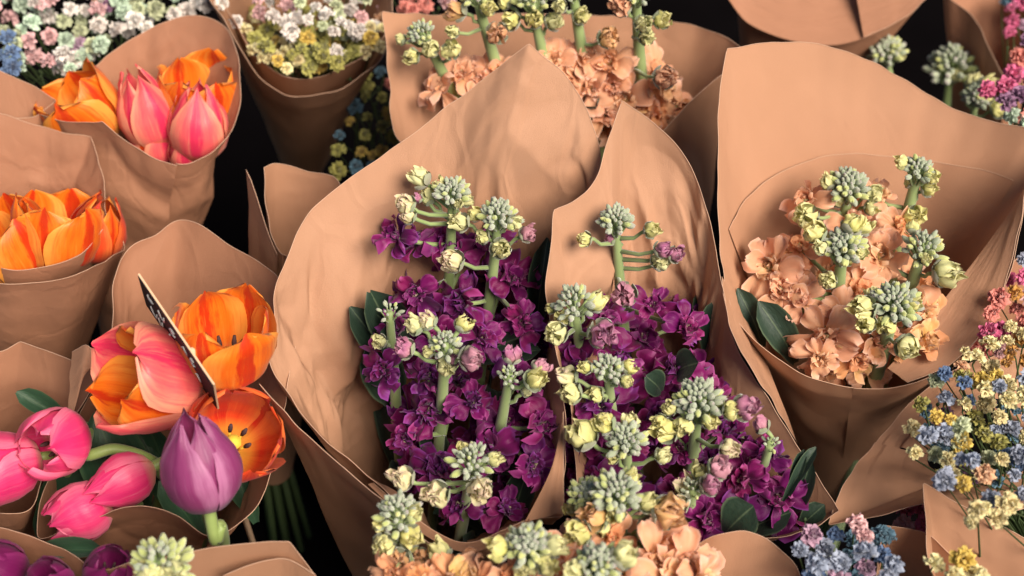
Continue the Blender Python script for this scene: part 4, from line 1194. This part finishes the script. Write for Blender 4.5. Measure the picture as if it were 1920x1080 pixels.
mbs.tube([mid - sdir * .5, mid, Vector((top.location.x, top.location.y, 0.002))], .0022, 7)
world_part('stake', mbs, [M_EDGE], top)

# ------------------------------------------------------------------ dyed baby's breath bunches
def blossom(i, mat):
    r = random.Random(i * 19 + 2)
    mb = MB()
    n = 34
    for k in range(n):
        f = (k + .5) / n
        el = 90 - 115 * f ** .8
        petal((.0034 + .0008 * f) * r.uniform(.8, 1.15), .0030, SPAT, min(88, el + 18), el - 5 + r.uniform(-25, 25), .3, .0026, i * 40 + k, 5, 4, .0004, mb=mb, phi=k * 2.4 + r.uniform(-.3, .3), rf=3.5)
    return mb
BLOS = [blossom(i, None) for i in range(4)]
BCACHE = {}
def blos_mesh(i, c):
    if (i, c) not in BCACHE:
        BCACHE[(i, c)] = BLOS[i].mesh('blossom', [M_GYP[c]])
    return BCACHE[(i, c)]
def bunch(label, base, regions, seed, size=1.0, stems=True):
    """regions: (poly, gap, z0, z1, {colour: weight}, maxn)"""
    rnd = random.Random(seed)
    base = Vector(base)
    top = root('babys_breath_bunch', (base.x, base.y, 0), label, 'flowers', 'dyed blossom bunches')
    mb = MB(); n = 0
    hub = base + Vector((0, 0, .16))
    mb.tube([Vector((base.x, base.y, .002)), hub], .006, 8)
    for poly, gap, z0, z1, cols, maxn in regions:
        ks = list(cols); ws = list(cols.values())
        for (x, y) in scatter(poly, gap, rnd, 5000, maxn):
            if n >= 300: break
            n += 1
            p = PZ(x, y, rnd.uniform(z0, z1))
            c = rnd.choices(ks, ws)[0]
            d = ((p - hub).normalized() * .6 + Vector((rnd.uniform(-.7, .7), rnd.uniform(-.9, .5), .8))).normalized()
            s = rnd.uniform(.75, 1.25) * size * 1.25
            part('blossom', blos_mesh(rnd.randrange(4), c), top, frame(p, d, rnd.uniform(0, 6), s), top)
            if rnd.random() < .3:      # a second blossom hugging the first
                e = p + Vector((rnd.uniform(-1, 1), rnd.uniform(-1, .5), rnd.uniform(-.4, .3))).normalized() * .0075 * s
                part('blossom', blos_mesh(rnd.randrange(4), c), top, frame(e, d + Vector((rnd.uniform(-.5, .5), -.3, 0)), rnd.uniform(0, 6), s * rnd.uniform(.7, .95)), top); n += 1
            if stems:
                k = hub.lerp(p, .55) + Vector((rnd.uniform(-.02, .02), rnd.uniform(-.02, .02), -.005))
                mb.tube([hub, k, p - d * .006, p - d * .0005], [.0010, .0007, .0005, .0009], 4, cap=False)
                if rnd.random() < .35:
                    f = k.lerp(p, .5); g = f + Vector((rnd.uniform(-.02, .02), rnd.uniform(-.02, .02), rnd.uniform(.0, .02)))
                    mb.tube([f, g], .0004, 4, cap=False)
                    mb.tube([g, g + Vector((0, 0, .0015)), g + Vector((0, 0, .003))], [.0008, .0013, .0006], 6)
    world_part('stem', mb, [M_STEMD], top)
    return top
bunch('pale mint, white and pink dyed blossoms massed behind the reddish tulip wrapper', (-.32, .33, 0),
      [([(-20, -20), (210, -20), (200, 100), (105, 135), (60, 120), (-20, 105)], 25, .36, .39, {'palepink': 5, 'white': 4, 'mint': 4, 'sage': 3, 'lilac': .7, 'peach': 1, 'mauve': .5}, 130),
       ([(200, -20), (385, -20), (395, 20), (290, 35), (200, 85), (130, 130), (180, 60)], 22, .36, .39, {'mint': 9, 'sage': 5, 'white': 4, 'cream': 1, 'peach': .6, 'mauve': .3}, 150),
       ([(-10, 70), (25, 70), (25, 135), (-10, 125)], 26, .385, .395, {'blue': 5}, 4)], 71, 1.15)
bunch('white and yellow dyed blossoms above the rolled wrapper lip', (-.195, .37, 0),
      [([(465, -20), (700, -20), (690, 60), (560, 70), (490, 30)], 22, .375, .40, {'white': 8, 'palepink': 3, 'sage': 2}, 60),
       ([(440, 40), (500, 30), (700, 50), (690, 95), (600, 132), (540, 135), (480, 100)], 21, .365, .385, {'yellow': 6, 'cream': 4, 'olive': 4, 'white': 1.5}, 70),
       ([(440, 20), (700, 0), (690, 95), (600, 132), (540, 135), (480, 100)], 22, .335, .35, {'olive': 6, 'teal': 3, 'yellow': 1}, 80)], 72, 1.1)
bunch('dim olive and yellow dyed blossoms in the dark gap beside the peak', (-.11, .30, 0),
      [([(650, 140), (735, 130), (740, 260), (690, 320), (625, 325), (635, 240)], 27, .28, .31, {'olive': 6, 'yellow': 3, 'teal': 3, 'ochre': 1, 'salmon': .6}, 60)], 73, 1.0)
bunch('pink dyed blossoms behind the long stemmed peach stocks', (-.05, .38, 0),
      [([(715, -15), (860, -15), (850, 18), (720, 18)], 30, .36, .37, {'salmon': 4, 'palepink': 3, 'pink': 2}, 26), ([(700, 30), (716, 30), (716, 80), (700, 80)], 18, .36, .37, {'white': 2, 'peach': 2}, 4)], 74, 1.15)
bunch('bright pink and lilac dyed blossoms beyond the smooth cone', (.47, .27, 0),
      [([(1880, 120), (1930, 60), (1930, 235), (1885, 225)], 28, .38, .40, {'pink': 6, 'mint': 2, 'salmon': 2, 'mauve': 2, 'lilac': 2}, 30), ([(1880, 0), (1930, -10), (1930, 60), (1890, 60)], 20, .34, .35, {'pink': 2, 'teal': 2, 'lilac': 1}, 8)], 75, 1.15)
bunch('pink, salmon and ochre dyed blossoms beside the smooth cone', (.44, .06, 0),
      [([(1900, 500), (1935, 480), (1935, 650), (1880, 640), (1850, 600)], 30, .35, .37, {'pink': 5, 'salmon': 4, 'palepink': 3, 'ochre': 2, 'cream': 2, 'paleblue': 1}, 40),
       ([(1815, 640), (1850, 600), (1880, 650), (1840, 670)], 26, .32, .34, {'salmon': 3, 'palepink': 1}, 4)], 76, 1.1)
bunch('blue, cream and yellow dyed blossoms spilling over the loosely opened wrapper', (.37, -.07, 0),
      [([(1840, 640), (1930, 620), (1930, 740), (1820, 735), (1770, 700)], 32, .365, .385, {'cream': 8, 'ochre': 1, 'paleblue': 3, 'blue': 1.5, 'sage': 2, 'peach': 1.5}, 50),
       ([(1740, 720), (1790, 690), (1930, 740), (1930, 860), (1800, 900), (1720, 860), (1695, 830)], 31, .355, .38, {'cream': 7, 'yellow': 2.5, 'blue': 2.5, 'paleblue': 4.5, 'olive': 3, 'sage': 2}, 90),
       ([(1750, 860), (1930, 850), (1930, 930), (1890, 985), (1840, 960), (1780, 920)], 32, .36, .385, {'cream': 6, 'yellow': 2, 'paleblue': 4, 'peach': 2.5}, 30),
       ([(1730, 760), (1930, 740), (1930, 900), (1760, 900)], 40, .315, .335, {'teal': 5, 'blue': 2, 'olive': 3, 'mauve': 1}, 60)], 77, .98)  # deep layer: dark blossom colours stand in for shade between the pale ones
bunch('slate blue and pink dyed blossoms under the wrapper corner', (.24, -.19, 0),
      [([(1495, 1020), (1530, 985), (1620, 980), (1680, 1020), (1690, 1090), (1510, 1090)], 30, .335, .36, {'paleblue': 5, 'teal': 4, 'blue': 1.5, 'lilac': 2, 'palepink': 1.5, 'white': .5}, 70),
       ([(1690, 960), (1735, 945), (1735, 995), (1690, 990)], 26, .29, .30, {'pink': 2, 'palepink': 2}, 7)], 78, 1.1)
bunch('few large pale yellow dyed blossoms in the angular wrapper', (.31, -.22, 0),
      [([(1740, 1050), (1835, 1040), (1835, 1090), (1740, 1090)], 38, .36, .37, {'cream': 4, 'yellow': 2}, 7)], 79, 1.35)
